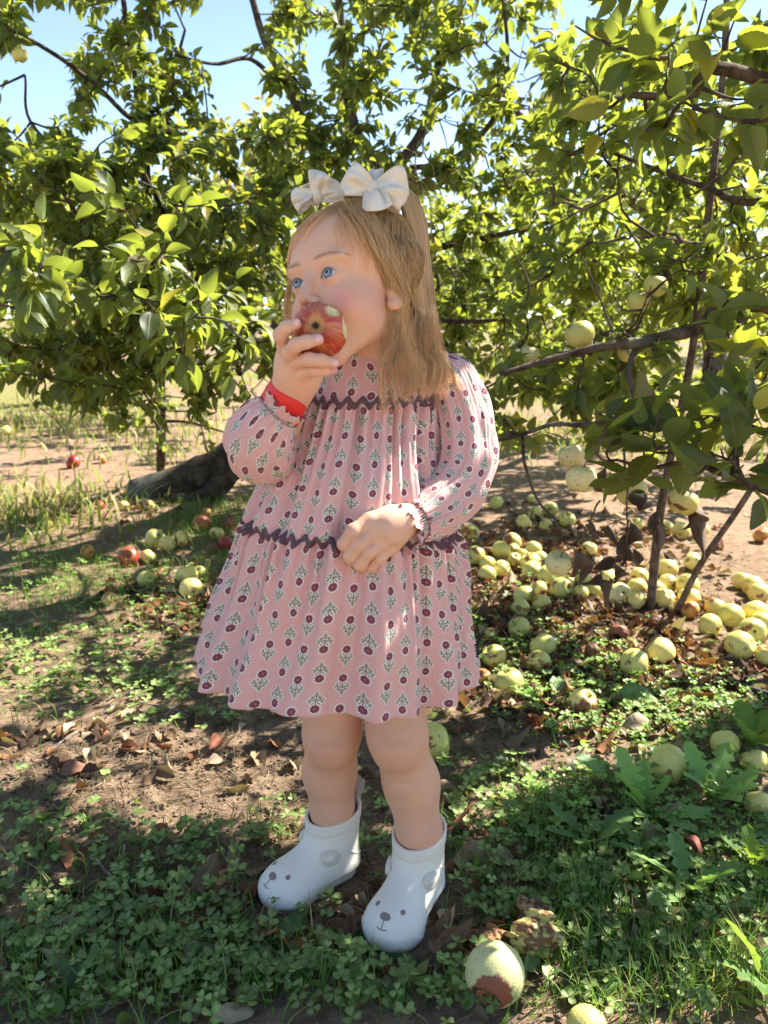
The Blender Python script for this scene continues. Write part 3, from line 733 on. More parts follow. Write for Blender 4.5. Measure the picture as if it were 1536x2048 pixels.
# ---- her left hand, gathering the dress at the belly
YB = .876
fing_l = [
    ([K(738, 1042, YB-.002), K(706, 1062, YB-.012), K(688, 1088, YB-.008), K(693, 1103, YB+.012)], [.0084, .0080, .0074, .0064]),
    ([K(750, 1062, YB-.003), K(719, 1087, YB-.015), K(700, 1112, YB-.010), K(708, 1127, YB+.012)], [.0086, .0081, .0076, .0064]),
    ([K(767, 1079, YB-.001), K(738, 1104, YB-.012), K(720, 1128, YB-.008), K(729, 1141, YB+.012)], [.0083, .0078, .0073, .0062]),
    ([K(786, 1090, YB+.004), K(760, 1115, YB-.004), K(744, 1133, YB-.000), K(751, 1143, YB+.016)], [.0076, .0071, .0065, .0056])]
def hand_l(P):
    d = cone(P, K(806, 1042, .905), K(875, 1000, .955), .0205, .028)
    p = ell(P, K(770, 1062, YB+.004), (.0262, .0148, .0248))
    p = smin(p, cone(P, K(805, 1043, YB+.010), K(780, 1058, YB+.004), .0185, .0200), .012)
    p = smin(p, ell(P, K(745, 1054, YB+.002), (.016, .012, .015)), .010)
    d = smin(d, p, .014)
    fd = None
    t = cone(P, K(775, 1030, YB+.016), K(726, 1050, YB+.020), .011, .009)
    d = smin(d, t, .008)
    for pts, rr in fing_l:
        q = None
        for i in range(len(pts)-1):
            c = cone(P, pts[i], pts[i+1], rr[i], rr[i+1]); q = c if q is None else smin(q, c, .004)
        fd = q if fd is None else np.minimum(fd, q)
    d = smin(d, fd, .007)
    for i in range(4):                       # dimples on the knuckles
        k = fing_l[i][0][0]*.75+fing_l[i][0][1]*.25
        d = smax(d, -sph(P, k+np.array([.004, -.0135, .003]), .0035), .005)
    return d
c0 = K(770, 1065, .90)
V, F = polygonise(hand_l, c0-[.07, .07, .065], c0+[.10, .08, .065], .0011)
body.add(V, F, hand_cols(V, [], [f[0][2] for f in fing_l]))
m = Mat('skin', .52, .38); co = m.coord()
n = m.noise(900, 2, co); n2 = m.noise(90, 3, co)
m.set('Base Color', m.mix((n2.step(.45, .75)*.14+m.noise(22, 3, co).step(.4, .75)*.20), m.attr('col'), (.66, .29, .21)))
m.set('Subsurface Weight', .22); m.set('Subsurface Radius', (1.0, .35, .2)); m.set('Subsurface Scale', .006)
m.bump(n*.5+n2*.7+m.noise(2600, 1, co)*.3, .16, .0015)
M_SKIN = m
child = body.build('person', M_SKIN)
tag(child, 'blonde toddler in a pink floral dress and white boots biting a red apple', 'person')
# nails
mn = Mat('nail', .3, .5); mn.set('Base Color', (.84, .50, .47))
def nail(tip, prev, face, w, l):
    ax = tip-prev; ax /= np.linalg.norm(ax); n = np.asarray(face, float); n -= ax*n.dot(ax); n /= np.linalg.norm(n); s = np.cross(ax, n)
    mb = MB(); a = np.linspace(0, 2*np.pi, 20, endpoint=False); V = [tip+n*.0009*0]; rr = np.linspace(.0, 1, 4)
    V = []
    for r in rr:
        for t in a:
            x = math.cos(t)*r*w; y = math.sin(t)*r*l
            V.append(tip+s*x+ax*y+n*(w*.9-(x*x)/(w*2.0)-(y*y)/(l*6)*.5))
    mb.add(V, grid_faces(20, 4, True)); return mb.build('fingernail', mn, child)
for (pts, rr), fc in zip(fing_r[:3], ((.45, -.8, .45), (.25, -.9, .25), (.55, -.8, .1))):
    d_ = pts[-1]-pts[-2]; d_ /= np.linalg.norm(d_); f_ = np.array(fc)
    nail(pts[-1]-d_*.001+f_/np.linalg.norm(f_)*(rr[-1]-.0021), pts[-2], fc, .0036, .0042)
# ---- eyes
mi = Mat('eye', .08, .7); mi.set('Base Color', mi.attr('col'))
def eye(c):
    gaze = np.array([.10, 1, .15]); gaze /= np.linalg.norm(gaze)
    a = np.array([0, 0, 1.])-gaze*gaze[2]; a /= np.linalg.norm(a); b = np.cross(gaze, a); mb = MB()
    ph = np.concatenate([np.linspace(0, .62, 30), np.linspace(.65, np.pi, 22)]); th = np.linspace(0, 2*np.pi, 48, endpoint=False)
    PH, TH = np.meshgrid(ph, th, indexing='ij')
    r = 12.6+.55*np.exp(-(PH/.42)**4)
    V = c+r[..., None]*(np.cos(PH)[..., None]*gaze+np.sin(PH)[..., None]*(np.cos(TH)[..., None]*a+np.sin(TH)[..., None]*b))
    st = .75+.5*hash2(np.round(TH*30), np.round(PH*0), 4)
    iris = np.array([.105, .15, .185])*st[..., None]+np.array([.16, .17, .14])*np.exp(-((PH-.22)/.07)**2)[..., None]
    C = np.where((PH < .17)[..., None], .008, iris)
    C = np.where((PH > .475)[..., None], np.array([.05, .07, .10]), C); C = np.where((PH > .535)[..., None], np.array([.66, .62, .60]), C)
    gl = a*.30+b*.0
    mb.add(h2w(V.reshape(-1, 3)), grid_faces(48, len(ph), True), C.reshape(-1, 3))
    return mb.build('eye', mi, child)
for e in EYE: eye(e)
# brows
bs = MB(); P0 = []
for s in (1, -1):
    for k in range(95):
        x = 8+36*rng.random()**.9; z = 19+2.4*math.sin(min(max((x-10)/34, 0), 1)*3.1)+rng.normal(0, 1.5)*(1.15-x/60); q = np.array([[x*s, 100., z], [(x+2.4)*s, 100., z+.9], [(x+4.6)*s, 100., z+.5-x*.02]])
        for _ in range(40): q[:, 1] -= head_sdf(q)*.8
        q[1:, 1] += .35; P0.append(h2w(q))
mbw = Mat('brow_hair', .6); mbw.set('Base Color', (.52, .34, .20))
BROWS = P0
# lashes
ml = Mat('lash', .6); ml.set('Base Color', (.10, .055, .035)); mb = MB()
for s in (1, -1):
    e = np.array([s*23.6, 62.5, 1.])
    mb = MB()
    for x in np.linspace(-8.5, 10.5, 12):
        z = 6.4*(1-abs(x/11.2)**2.2); y = math.sqrt(max(13.9**2-x*x-z*z, 1))
        p = e+np.array([s*x, y, z+.06*x]); q = p+np.array([s*x*.12, 1.8, .3]); r = q+np.array([s*x*.10, .9, 1.1])
        tube(mb, h2w(np.array([p, q, r])), np.array([.00012, .00009, .00003]), 4)
    mb.build('eyelashes', ml, child)

# ================================================================== dress
def flower_print(name, base, scale_note=''):
    m = Mat(name, .85, .15); uvn = m.node('ShaderNodeUVMap'); uvn.uv_map = 'uv'
    sp = m.node('ShaderNodeSeparateXYZ'); m.link(uvn.outputs[0], sp.inputs[0])
    u = S(m.nt, sp.outputs[0]); v = S(m.nt, sp.outputs[1])
    wb = m.noise(30, 2, m.coord())
    col = u.floor(); odd = (col*.5).fract()*2          # 0 or 1
    vv = v+odd*.5
    x = (u.fract()-.5)*.72; y = (vv.fract()-.5)*1.09           # a cell is .86 wide and 1 high, in motif units
    sgn = odd*-2+1; y = y*sgn
    ax = x.abs()
    # flower at (0, .20), sprig below down to (0,-.40)
    fx, fy = x, y-.205
    r = (fx*fx+fy*fy).sqrt()
    n = m.node('ShaderNodeMath', operation='ARCTAN2'); m.link(fy, n.inputs[0]); m.link(fx, n.inputs[1]); an = S(m.nt, n.outputs[0])
    pet = r-((an*8).sin()*.009+.142)
    ring = (r-.085).abs()-.007
    def seg(px, py, qx, qy, w0):
        dx, dy = qx-px, qy-py; L = dx*dx+dy*dy
        h = (((ax-px)*dx+(y-py)*dy)/L).clamp()
        ex = (ax-px)-h*dx; ey = (y-py)-h*dy
        return (ex*ex+ey*ey).sqrt()-w0
    stems = seg(0, .08, 0, -.42, .016)
    for q in ((0, -.30, .155, -.10, .012), (0, -.38, .10, -.24, .011), (0, -.18, .075, .0, .011)): stems = stems.min(seg(*q))
    leaves = seg(.165, -.075, .195, -.015, .024)
    for q in ((.20, -.12, .235, -.10, .021), (.105, -.215, .165, -.19, .021), (.09, .01, .115, .035, .018), (.085, -.105, .055, -.14, .016), (.13, -.155, .12, -.10, .014)): leaves = leaves.min(seg(*q))
    green = stems.min(leaves)
    blob = (r-.19).min((ax*1.05+(y+.10).abs()*.72)-.265).min(green-.035)+(wb-.5)*.03
    c = m.mix(blob.step(.006, -.006), base, (.80, .75, .68))
    c = m.mix(green.step(.005, -.004), c, (.20, .19, .10))
    c = m.mix(pet.step(.006, -.006), c, (.26, .055, .085))
    c = m.mix(ring.step(.008, -.002)*.55, c, (.08, .015, .03))
    c = m.mix(r.step(.026, .018), c, (.52, .36, .26))
    fab = m.noise(700, 2, m.coord()); big = m.noise(14, 3, m.coord())
    c = m.mix(fab.step(.3, .75)*.16, c, m.mix(.5, c, (.85, .6, .6)))
    m.set('Base Color', c); m.set('Sheen Weight', .25); m.set('Sheen Roughness', .5)
    cre = m.noise(1, 3, m.coord('Object', (34, 34, 9)), .6, .8)
    m.bump(fab*.25+big*2.0+cre*2.2, .36, .004)
    m.translucent(c, .10)
    return m
M_PRINT = flower_print('floral_cotton', (.79, .455, .41))
class Per:
    "smooth periodic noise of an angle"
    def __init__(s, seed, ks, amp=None):
        r = np.random.default_rng(seed); s.k = ks; s.ph = r.uniform(0, 6.28, len(ks)); s.a = r.uniform(.5, 1, len(ks)) if amp is None else np.array(amp)
        s.a = s.a/s.a.sum()
    def __call__(s, th, warp=0): return sum(a*np.sin(k*th+p+warp*(i % 3-1)) for i, (k, p, a) in enumerate(zip(s.k, s.ph, s.a)))
pF = Per(3, [9, 13, 17, 22]); pG = Per(5, [31, 43, 58]); pH = Per(8, [5, 8, 11]); pS = Per(12, [38, 52, 67])
# rows: z, centre x, centre y, half width, half depth
DR = np.array([
    [.777, -.025, 1.000, .047, .043], [.766, -.024, 1.004, .052, .049], [.756, -.022, 1.010, .066, .059], [.743, -.019, 1.018, .082, .070], [.726, -.020, 1.024, .088, .081], [.710, -.023, 1.024, .089, .090],
    [.67, -.027, 1.020, .096, .100], [.62, -.034, 1.010, .110, .114], [.57, -.040, 1.004, .125, .121], [.545, -.042, 1.002, .131, .124],
    [.50, -.046, 1.002, .146, .130], [.45, -.053, 1.002, .159, .136], [.39, -.062, 1.004, .174, .142], [.335, -.070, 1.004, .189, .148]])
ZT, ZW, ZH = .712, .546, .350
def sharp(x): return np.sign(x)*np.abs(x)**.8
def dress_pt(th, z, off=0.0):
    "a point of the dress: th=0 is image right, th=-pi/2 faces the camera"
    th = np.asarray(th, float); z = np.asarray(z, float)
    g = [np.interp(z, DR[::-1, 0], DR[::-1, i]) for i in range(1, 5)]
    t1 = sstep(z, ZT, ZT-.012)*sstep(z, ZW-.002, ZW+.006); t2 = sstep(z, ZW+.004, ZW-.005)
    d1 = np.clip((ZT-z)/(ZT-ZW), 0, 1); d2 = np.clip((ZW-z)/(ZW-ZH), 0, 1)
    a = t1*(.0095*sharp(pG(th, d1*.8))*np.exp(-d1*1.9)+(.0045+.009*d1)*sharp(pF(th, d1*1.2)))
    a = a+t2*(.008*sharp(pS(th, d2*.8))*np.exp(-d2*2.2)+(.009+.008*d2)*sharp(pF(th+.7, d2*1.5))+.010*d2*pH(th, d2))
    a = a+.0016*t2
    yk = sstep(z, ZT-.02, ZT); a = a+yk*.0012*pF(th, 0)
    a = a+.0025*np.sin(th*3+z*40)*(1-yk)
    neck = sstep(z, .762, .770); a = a+neck*.0022*pS(th*1, 0)
    cx = np.sign(np.cos(th))*np.abs(np.cos(th))**.92; cy = np.sin(th)
    nx, ny = np.cos(th), np.sin(th)
    X = g[0]+g[2]*cx+(a+off)*nx; Y = g[1]+g[3]*cy+(a+off)*ny
    dz = -.004*pH(th+2)*d2*t2+(.004*np.cos(th*1)*0)
    # the left front of the hem kicks up and out
    kick = d2*t2*np.exp(-((np.mod(th+np.pi*.5, 2*np.pi)-np.pi*.5-.0)/1)**2)*0
    tilt = d2*(X-g[0])*-.07+sstep(z, ZT, ZW)*((X-g[0])*-.06*(1-d2)+.010*np.maximum(0, -ny)*(1-d2))
    return np.stack([X, Y, z+dz+tilt], -1)
dress = None
def tier(name, z0, z1, ncol, v0, per, nz, nth=900, parent=None, flare0=0):
    th = np.linspace(0, 2*np.pi, nth+1); zz = np.linspace(z0, z1, nz)
    T, Z = np.meshgrid(th, zz)
    P = dress_pt(T, Z, flare0)
    mb = MB(); U = np.stack([T/(2*np.pi)*ncol, v0-(z0-Z)/per], -1)
    mb.add(P, grid_faces(nth+1, nz), None, U.reshape(-1, 2))
    return mb.build(name, M_PRINT, parent, thick=.0009)
dress = tier('dress', ZT+.0005, ZW-.0005, 38, 0, .033, 60); dress.parent = child
tier('yoke', .775, ZT-.0005, 27, .4, .033, 34, parent=dress)
tier('skirt', ZW+.0015, ZH, 48, .1, .0355, 90, parent=dress, flare0=.0008)
# neck ruffle
mb = MB(); th = np.linspace(0, 2*np.pi, 901); zz = np.linspace(.766, .779, 7); T, Z = np.meshgrid(th, zz)
P = dress_pt(T, np.full_like(Z, .769), .0016+.0012*np.sin(T*64)+(Z-.766)*.12+.0016*np.sin(T*47+1)*(Z-.766)/.01); P[..., 2] = Z-.0015*np.cos(T*1-.4)
mb.add(P, grid_faces(901, 7), None, np.stack([T/6.283*24, Z/.036], -1).reshape(-1, 2)); mb.build('neck_ruffle', M_PRINT, dress, thick=.0008)
# rickrack trims
mt = Mat('rickrack', .8, .2); mt.set('Base Color', (.15, .085, .095)); mt.bump(mt.noise(1, 2, mt.coord('Object', (900, 900, 2500))), .4, .002)
def trim(z, k, off):
    mb = MB(); th = np.linspace(0, 2*np.pi, 1801); w = np.linspace(-1, 1, 5)
    T, Wd = np.meshgrid(th, w); zc = z+.0038*np.sin(T*k+.8*np.sin(T*5))
    P = dress_pt(T, zc+Wd*.0038, off-.0004*Wd**2)
    mb.add(P, grid_faces(1801, 5)); return mb.build('rickrack_trim', mt, dress, thick=.001)
trim(ZT-.001, 38, .0024); trim(ZW, 58, .0026)
# side tag with its two small marks
mtag = Mat('tag_cloth', .8); mtag.set('Base Color', (.018, .024, .035))
mw = Mat('tag_thread', .8); mw.set('Base Color', (.6, .6, .62))
tc = K(948, 1300, .972); tx = np.array([.0055, -.001, -.0006]); ty = np.array([-.0012, 0, .0092])
mb = MB(); g = np.array([tc+tx*a+ty*b+np.array([0, -.0012*math.sin(a*2), 0]) for b in (-1, 1) for a in (-1, -.3, .3, 1)])
mb.add(g, grid_faces(4, 2)); tg_ = mb.build('side_tag', mtag, dress, thick=.0008)
mb = MB()
def stroke(a0, b0, a1, b1):
    f = lambda a, b: tc+tx*a+ty*b+np.array([0, -.0012*math.sin(a*2)-.0007, 0])
    tube(mb, np.array([f(a0, b0), f((a0+a1)/2, (b0+b1)/2), f(a1, b1)]), .00055, 4)
for q in ((-.5, .7, -.5, .18), (-.5, .7, .55, .62), (-.5, .44, .5, .38), (-.5, .18, .5, .14), (-.55, -.12, -.5, -.68), (-.5, -.12, .5, -.16), (-.5, -.4, .5, -.42), (-.5, -.68, .5, -.70)): stroke(*q)
mb.build('tag_mark', mw, tg_)
# ---- sleeves
def sleeve(name, pts, rad, ncol, v0, seed, wr, flat=.9, sections=110, refd=None):
    P = catmull(pts, sections); r = np.interp(np.linspace(0, 1, sections), np.linspace(0, 1, len(rad)), rad)
    r = np.convolve(np.pad(r, 4, 'edge'), np.ones(9)/9, 'valid')
    T, N, B = frames(P); a = np.linspace(0, 2*np.pi, 161); s = np.linspace(0, 1, sections)
    A, Sx = np.meshgrid(a, s); p1 = Per(seed, [5, 7, 11]); p2 = Per(seed+1, [23, 31, 37])
    L = np.concatenate([[0], np.cumsum(np.linalg.norm(np.diff(P, axis=0), axis=1))])
    gat = np.exp(-((1-Sx)/.10)); gat0 = np.exp(-(Sx/.10))
    wrn = wr*(.35*np.sin(Sx*38+3*np.sin(A+seed)+1.5*p1(A))*np.maximum(0, np.sin(A*1+seed))+.65*p1(A, Sx*4))*np.sin(np.pi*np.clip(Sx, 0, 1))**.5
    rr = r[:, None]+wrn+.0022*p2(A)*(gat+gat0*.8)+.002*p2(A, Sx)*.5
    V = P[:, None]+rr[..., None]*(np.cos(A)[..., None]*N[:, None]+np.sin(A)[..., None]*B[:, None])
    mb = MB(); mb.add(V, grid_faces(161, sections), None, np.stack([A/6.283*ncol, (v0+L/.033)[:, None]+0*A], -1).reshape(-1, 2))
    o = mb.build(name, M_PRINT, dress, thick=.0009)
    return o, P, T, N, B, r
def cuff(P, T, N, B, r, flare, length, ncol, drop=None):
    "shirred band and frilled edge at the end of a sleeve"
    n = 26; s = np.linspace(0, 1, n); a = np.linspace(0, 2*np.pi, 361); A, Sx = np.meshgrid(a, s)
    pf = Per(44, [9, 14, 19]); e = P[-1]-T[-1]*.012
    base = r[-1]-.0035
    rr = base+np.where(Sx < .55, .0009*np.sin(A*46)+.0012*np.sin(Sx*60), 0)+np.where(Sx >= .55, (Sx-.55)/.45*flare, 0)*(1+.55*pf(A)+.35*np.sin(A*11))+.0006*np.sin(A*46)
    V = e+T[-1]*(Sx*length)[..., None]+rr[..., None]*(np.cos(A)[..., None]*N[-1]+np.sin(A)[..., None]*B[-1])
    V = V+T[-1]*(np.where(Sx > .8, (Sx-.8)*.02, 0)*pf(A+2))[..., None]
    mb = MB(); mb.add(V, grid_faces(361, n), None, np.stack([A/6.283*ncol, Sx*length/.036], -1).reshape(-1, 2))
    return mb.build('frilled_cuff', M_PRINT, dress, thick=.0008)
q = sleeve('left_sleeve'.replace('left_', ''), [K(872, 745, 1.03), K(905, 772, 1.015), K(930, 850, .995), K(932, 930, .975), K(905, 985, .955), K(862, 1022, .930), K(828, 1043, .908)],
           [.027, .034, .0350, .0365, .0365, .0335, .0245], 14, .2, 21, .0042)
cuff(*q[1:], .0080, .036, 11)
q = sleeve('sleeve', [K(640, 780, 1.03), K(604, 822, 1.0), K(560, 885, .965), K(528, 902, .935), K(520, 880, .915), K(536, 848, .905), K(557, 824, .903)],
           [.029, .033, .037, .0405, .040, .0345, .0250], 14, .1, 33, .0036)
cuff(*q[1:], .0045, .026, 11)
# red paper wristband on her right wrist
mr = Mat('wristband_paper', .45, .4); nr_ = mr.noise(40, 2, mr.coord())
mr.set('Base Color', mr.mix(nr_.step(.4, .7)*.2, (.80, .030, .022), (.55, .02, .02)))
ax_ = K(590, 770, .90)-K(553, 838, .915); ax_ /= np.linalg.norm(ax_); s_ = np.cross(ax_, [0, 1, 0]); s_ /= np.linalg.norm(s_); t_ = np.cross(s_, ax_)
def band(c, w, r0, r1, name, mat, par, a0=0, a1=6.283, tilt=0):
    a = np.linspace(a0, a1, 90); hh = np.linspace(-1, 1, 5); A, H = np.meshgrid(a, hh)
    rr = r0+(r1-r0)*(H+1)/2+.0007*np.sin(A*3)
    V = c+ax_*(H*w)[..., None]+rr[..., None]*(np.cos(A)[..., None]*s_+np.sin(A)[..., None]*t_)+ax_*(tilt*np.cos(A))[..., None]
    mb = MB(); mb.add(V, grid_faces(90, 5)); return mb.build(name, mat, par, thick=.0006)
wb_ = band(K(572, 797, .905), .0175, .0262, .0238, 'wristband', mr, child, tilt=.003)
mwh = Mat('wristband_back', .6); mwh.set('Base Color', (.72, .70, .74))
band(K(548, 812, .907), .0105, .0262, .0240, 'band_tail', mwh, wb_, 2.2, 4.0, tilt=-.004)
# ---- her boots
mbt = Mat('boot_rubber', .55, .35); co = mbt.coord()
n = mbt.noise(160, 4, co, .7); n2 = mbt.noise(12, 3, co)
mbt.set('Base Color', mbt.mix(n2.step(.3, .8)*.3, (.86, .79, .68), (.80, .73, .62)))
mbt.bump(n2, .1, .004)
msl = Mat('boot_sole', .6, .3); co = msl.coord()
n = msl.noise(330, 4, co, .75); n2 = msl.noise(38, 4, co)
spk = n.step(.60, .68)*n2.step(.45, .62)
cc = msl.mix(n2.step(.35, .8)*.45, (.74, .70, .63), (.56, .50, .41)); cc = msl.mix(spk*.8, cc, (.16, .12, .08))
sz = msl.node('ShaderNodeSeparateXYZ'); msl.link(co, sz.inputs[0]); zz_ = S(msl.nt, sz.outputs[2])
cc = msl.mix((zz_+(n2-.5)*.03).step(.022, .004)*.75, cc, (.20, .13, .08)); msl.set('Base Color', cc)
mbr = Mat('boot_mark', .5); mbr.set('Base Color', (.28, .21, .18))
mtab = Mat('boot_strap', .7); mtab.set('Base Color', (.50, .44, .41))
mear = Mat('boot_ear', .5); mear.set('Base Color', (.74, .65, .54))
def shaft(P, k=0.):
    x = P[:, 0]-(-(P[:, 2]-60)*.03); q = np.sqrt((x/1.10)**2+P[:, 1]**2)-(34.5+2.0*sstep(P[:, 2], 60, 118)-k)
    return q
def topz(P): return P[:, 2]-(113-P[:, 0]*.16)
def boot_out(P):
    d = np.maximum(shaft(P), topz(P)); d = np.maximum(d, 30-P[:, 2])
    f = cone(P, (-3, 0, 28), (68, 0, 23), 33, 32)
    f = smin(f, ell(P, (68, 0, 20), (37, 37, 30)), 12)
    f = smin(f, cone(P, (4, 0, 66), (50, 0, 32), 30, 27), 16)
    f = smax(f, P[:, 2]-88+np.abs(P[:, 0])*.2, 10)
    d = smin(d, f, 14)
    d = smax(d, 1.5-P[:, 2], 3)
    rim = np.abs(P[:, 2]-(105-P[:, 0]*.16))-8
    d = d-1.1*sstep(-rim, -.3, .5)
    s = (P[:, 2]-56)-(P[:, 0]+12)*.75                       # the curved seam over the heel
    d = d-.9*np.exp(-(s/1.3)**2)*(P[:, 0] < 6)*(P[:, 2] < 100)
    s2 = (P[:, 2]-84)-(10-P[:, 0])*.9
    d = d-.5*np.exp(-(s2/1.2)**2)*(P[:, 0] > -4)*(P[:, 0] < 20)
    return d
def boot_sdf(P):
    d = boot_out(P); inn = np.maximum(shaft(P, 3.2), 50-P[:, 2]); return smax(d, -inn, 1.2)
def sole_sdf(P):
    o = boot_out(P); hz = 12+17*sstep(P[:, 0], 62, 88)+1.5*np.sin(P[:, 0]*.0)
    d = smax(o-1.7, P[:, 2]-hz, 1.2); d = smax(d, -P[:, 2], 1)
    d = np.where(True, smax(d, -np.maximum(np.abs(P[:, 0]-12)-9, P[:, 2]-5), 2), d)
    return d
def boot(anchor, direction, label, tab_side=0):
    dx, dy = direction; L = math.hypot(dx, dy); dx /= L; dy /= L
    gzv = float(gz(anchor[0], anchor[1])); O = np.array([anchor[0], anchor[1], gzv-.001]); R = np.array([[dx, -dy, 0], [dy, dx, 0], [0, 0, 1.]])
    def W(V):
        V = np.array(V, float).reshape(-1, 3); x = V[:, 0].copy(); V[:, 0] = np.where(x > 0, x*(1+.12*sstep(x, 0, 60)), x); V[:, 1] *= 1+.10*sstep(x, 20, 75)
        return O+(V*.001)@R.T
    V, F = polygonise(boot_sdf, (-46, -44, -2), (112, 44, 128), 1.5)
    mb = MB(); mb.add(W(V), F); up = mb.build('boot', mbt, child); up['label'] = label
    V, F = polygonise(sole_sdf, (-50, -46, -4), (114, 46, 44), 1.6)
    mb = MB(); mb.add(W(V), F); mb.build('sole', msl, up)
    def land(pts, dirv):
        P = np.asarray(pts, float); dirv = np.asarray(dirv, float); dirv /= np.linalg.norm(dirv)
        for _ in range(60): P = P+dirv*np.minimum(np.abs(boot_out(P)), 6)[:, None]*np.sign(boot_out(P))[:, None]*.8
        return P-dirv*.35
    def disc(name, cx, cy, rx, ry, m_, dirv, z=90, th=0):
        a = np.linspace(0, 2*np.pi, 28, endpoint=False); r = np.linspace(.02, 1, 5); A, Q = np.meshgrid(a, r)
        x = cx+Q*(rx*np.cos(A)*math.cos(th)-ry*np.sin(A)*math.sin(th)); y = cy+Q*(rx*np.cos(A)*math.sin(th)+ry*np.sin(A)*math.cos(th))
        mb = MB(); mb.add(W(land(np.stack([x.ravel(), y.ravel(), np.full(x.size, z)], 1), dirv)), grid_faces(28, 5, True)); mb.build(name, m_, up, thick=.0004)
    dn = (-.45, 0, -1)
    off = 38
    disc('bear_nose', 72+off, 0, 4.9, 6.9, mbr, dn)
    for s in (1, -1): disc('bear_eye', 58+off, s*17, 3.6, 2.7, mbr, dn)
    mb = MB()
    t = np.linspace(0, 1, 10)
    for q in ([(77+off, 0), (84+off, 0), (87+off, 0)], [(85.5+off, -6.5), (87.5+off, -3), (87.5+off, 0), (87.5+off, 3), (85.5+off, 6.5)]):
        P = catmull([(a, b, 90) for a, b in q], 14); tube(mb, W(land(P, dn)), .00065, 5)
    mb.build('bear_mouth', mbr, up)
    for s in (1, -1):                                          # round ears at the sides of the ankle
        a = np.linspace(0, 2*np.pi, 32, endpoint=False)
        def puck(name, r0, y0, y1, m_, cx=25, cz=62):
            prof = [(0.01, y1), (r0*.8, y1), (r0, y1-.8), (r0, y0)]
            V = [(cx+r*math.cos(t_), s*y-(.25*(r*math.cos(t_)))*s, cz+r*math.sin(t_)) for r, y in prof for t_ in a]
            mb = MB(); F_ = grid_faces(32, 4, True); mb.add(W(V), F_ if s < 0 else F_[:, ::-1]); return mb.build(name, m_, up)
        e = puck('bear_ear', 12.0, 27, 35.5, mear); 
        q_ = puck('inner_ear', 5.0, 35, 36.2, mbt, 27, 63)
    # pull tab at the back
    P = catmull([(-38, 0, 104), (-44, 0, 124), (-51, 0, 141), (-48.5, 0, 144), (-40.5, 0, 128), (-35, 0, 104)], 26)
    V = np.array([[p+np.array([0, y, 0]) for y in (-8, -3, 3, 8)] for p in P]).reshape(-1, 3)
    mb = MB(); mb.add(W(V), grid_faces(4, 26)); mb.build('pull_tab', mtab, up, thick=.0016)
boot((LA[0]+.000, LA[1]+.004), (-.46, -.89), 'white rubber boot on her left foot, bear face toward the viewer')
boot((RA[0]+.001, RA[1]+.004), (-.80, -.60), 'white rubber boot on her right foot, turned sideways')

# ================================================================== the bitten apple in her hand
AX = np.array([-.12, -.93, .22]); AX /= np.linalg.norm(AX)
ax1 = np.cross(AX, [0, 0, 1.]); ax1 /= np.linalg.norm(ax1); ax2 = np.cross(ax1, AX)
BITES = [(K(677, 597, .857), .0185), (K(722, 652, .874), .0205), (K(722, 694, .888), .017), (K(668, 600, .885), .014), (K(703, 628, .893), .0155)]
def heldapple(P):
    q = P-APC; z = q@AX; x = q@ax1; y = q@ax2; rr = np.sqrt(x*x+y*y)
    th = np.arctan2(y, x); R = APR*(1+.022*np.cos(5*th)*sstep(z, 0, APR))
    d = np.sqrt(rr**2+(z*1.06)**2)-R
    d = smin(d, np.sqrt((rr-.011)**2+(z*1.02-.0)**2)-(R-.0115), .006)
    d = smax(d, -ell(np.stack([x, y, z-APR*1.02], 1), (0, 0, 0), (.0085, .0085, .0075)), .007)
    return d
def bites(P):
    n = (fbm(P[:, 0]*420, P[:, 2]*420+P[:, 1]*200, 2, 3)-.47)*.0035
    return np.minimum.reduce([sph(P, c, r) for c, r in BITES])+n
V, F = polygonise(lambda P: smax(heldapple(P), -bites(P), .0012), APC-.037, APC+.037, .00075)
q = V-APC; z = q@AX; x = q@ax1; y = q@ax2; th = np.arctan2(y, x); pol = np.arccos(np.clip(z/np.linalg.norm(q, axis=1), -1, 1))
st = fbm(th*9, pol*1.2, 31, 4)*.6+fbm(th*26, pol*3, 35, 3)*.4; lum = fbm(x*90+5, y*90+8, 77, 3)
C = mixc(np.tile(np.array([.60, .16, .05]), (len(V), 1)), sstep(st, .40, .55), (.44, .030, .018))
C = mixc(C, sstep(lum, .40, .62)*.75*sstep(y, .014, -.022), (.34, .018, .014))
C = mixc(C, sstep(lum, .5, .36)*.55*sstep(pol, 1.3, .3), (.66, .30, .09))
C = mixc(C, sstep(y, .002, .02)*sstep(x, .012, -.012)*.55, (.60, .14, .12))
C = mixc(C, sstep(pol, .55, .18)*.6, (.50, .33, .10)); C = mixc(C, sstep(pol, .24, .08)*.9, (.07, .065, .04))
fl = sstep(bites(V), .0012, .0004)*sstep(heldapple(V), -.0002, -.0009)
C = mixc(C, fl, (.80, .70, .34))
edge = sstep(bites(V), .0022, .0006)*(1-fl); C = mixc(C, edge*.5, (.74, .55, .22))
ma = Mat('red_apple_skin', .30, .5); ma.set('Base Color', ma.attr('col')); ma.set('Subsurface Weight', .08); ma.set('Subsurface Scale', .004)
vor = ma.noise(1300, 2, ma.coord()); ma.bump(vor, .05, .001)
mb = MB(); mb.add(V, F, C); ha = mb.build('apple', ma)
tag(ha, 'red and orange apple with bite marks held at the toddler\'s mouth', 'apple')
mcx = Mat('calyx', .9); mcx.set('Base Color', (.045, .04, .025))
mb = MB(); cb = APC+AX*(APR*.78)
for k in range(5):
    a = k*1.257+.3; o_ = ax1*math.cos(a)+ax2*math.sin(a); s_ = ax1*-math.sin(a)+ax2*math.cos(a)
    tube(mb, np.array([cb, cb+o_*.002+AX*.0022, cb+o_*.0042+AX*.0026]), np.array([.0011, .0010, .0002]), 5)
mb.build('calyx', mcx, ha)

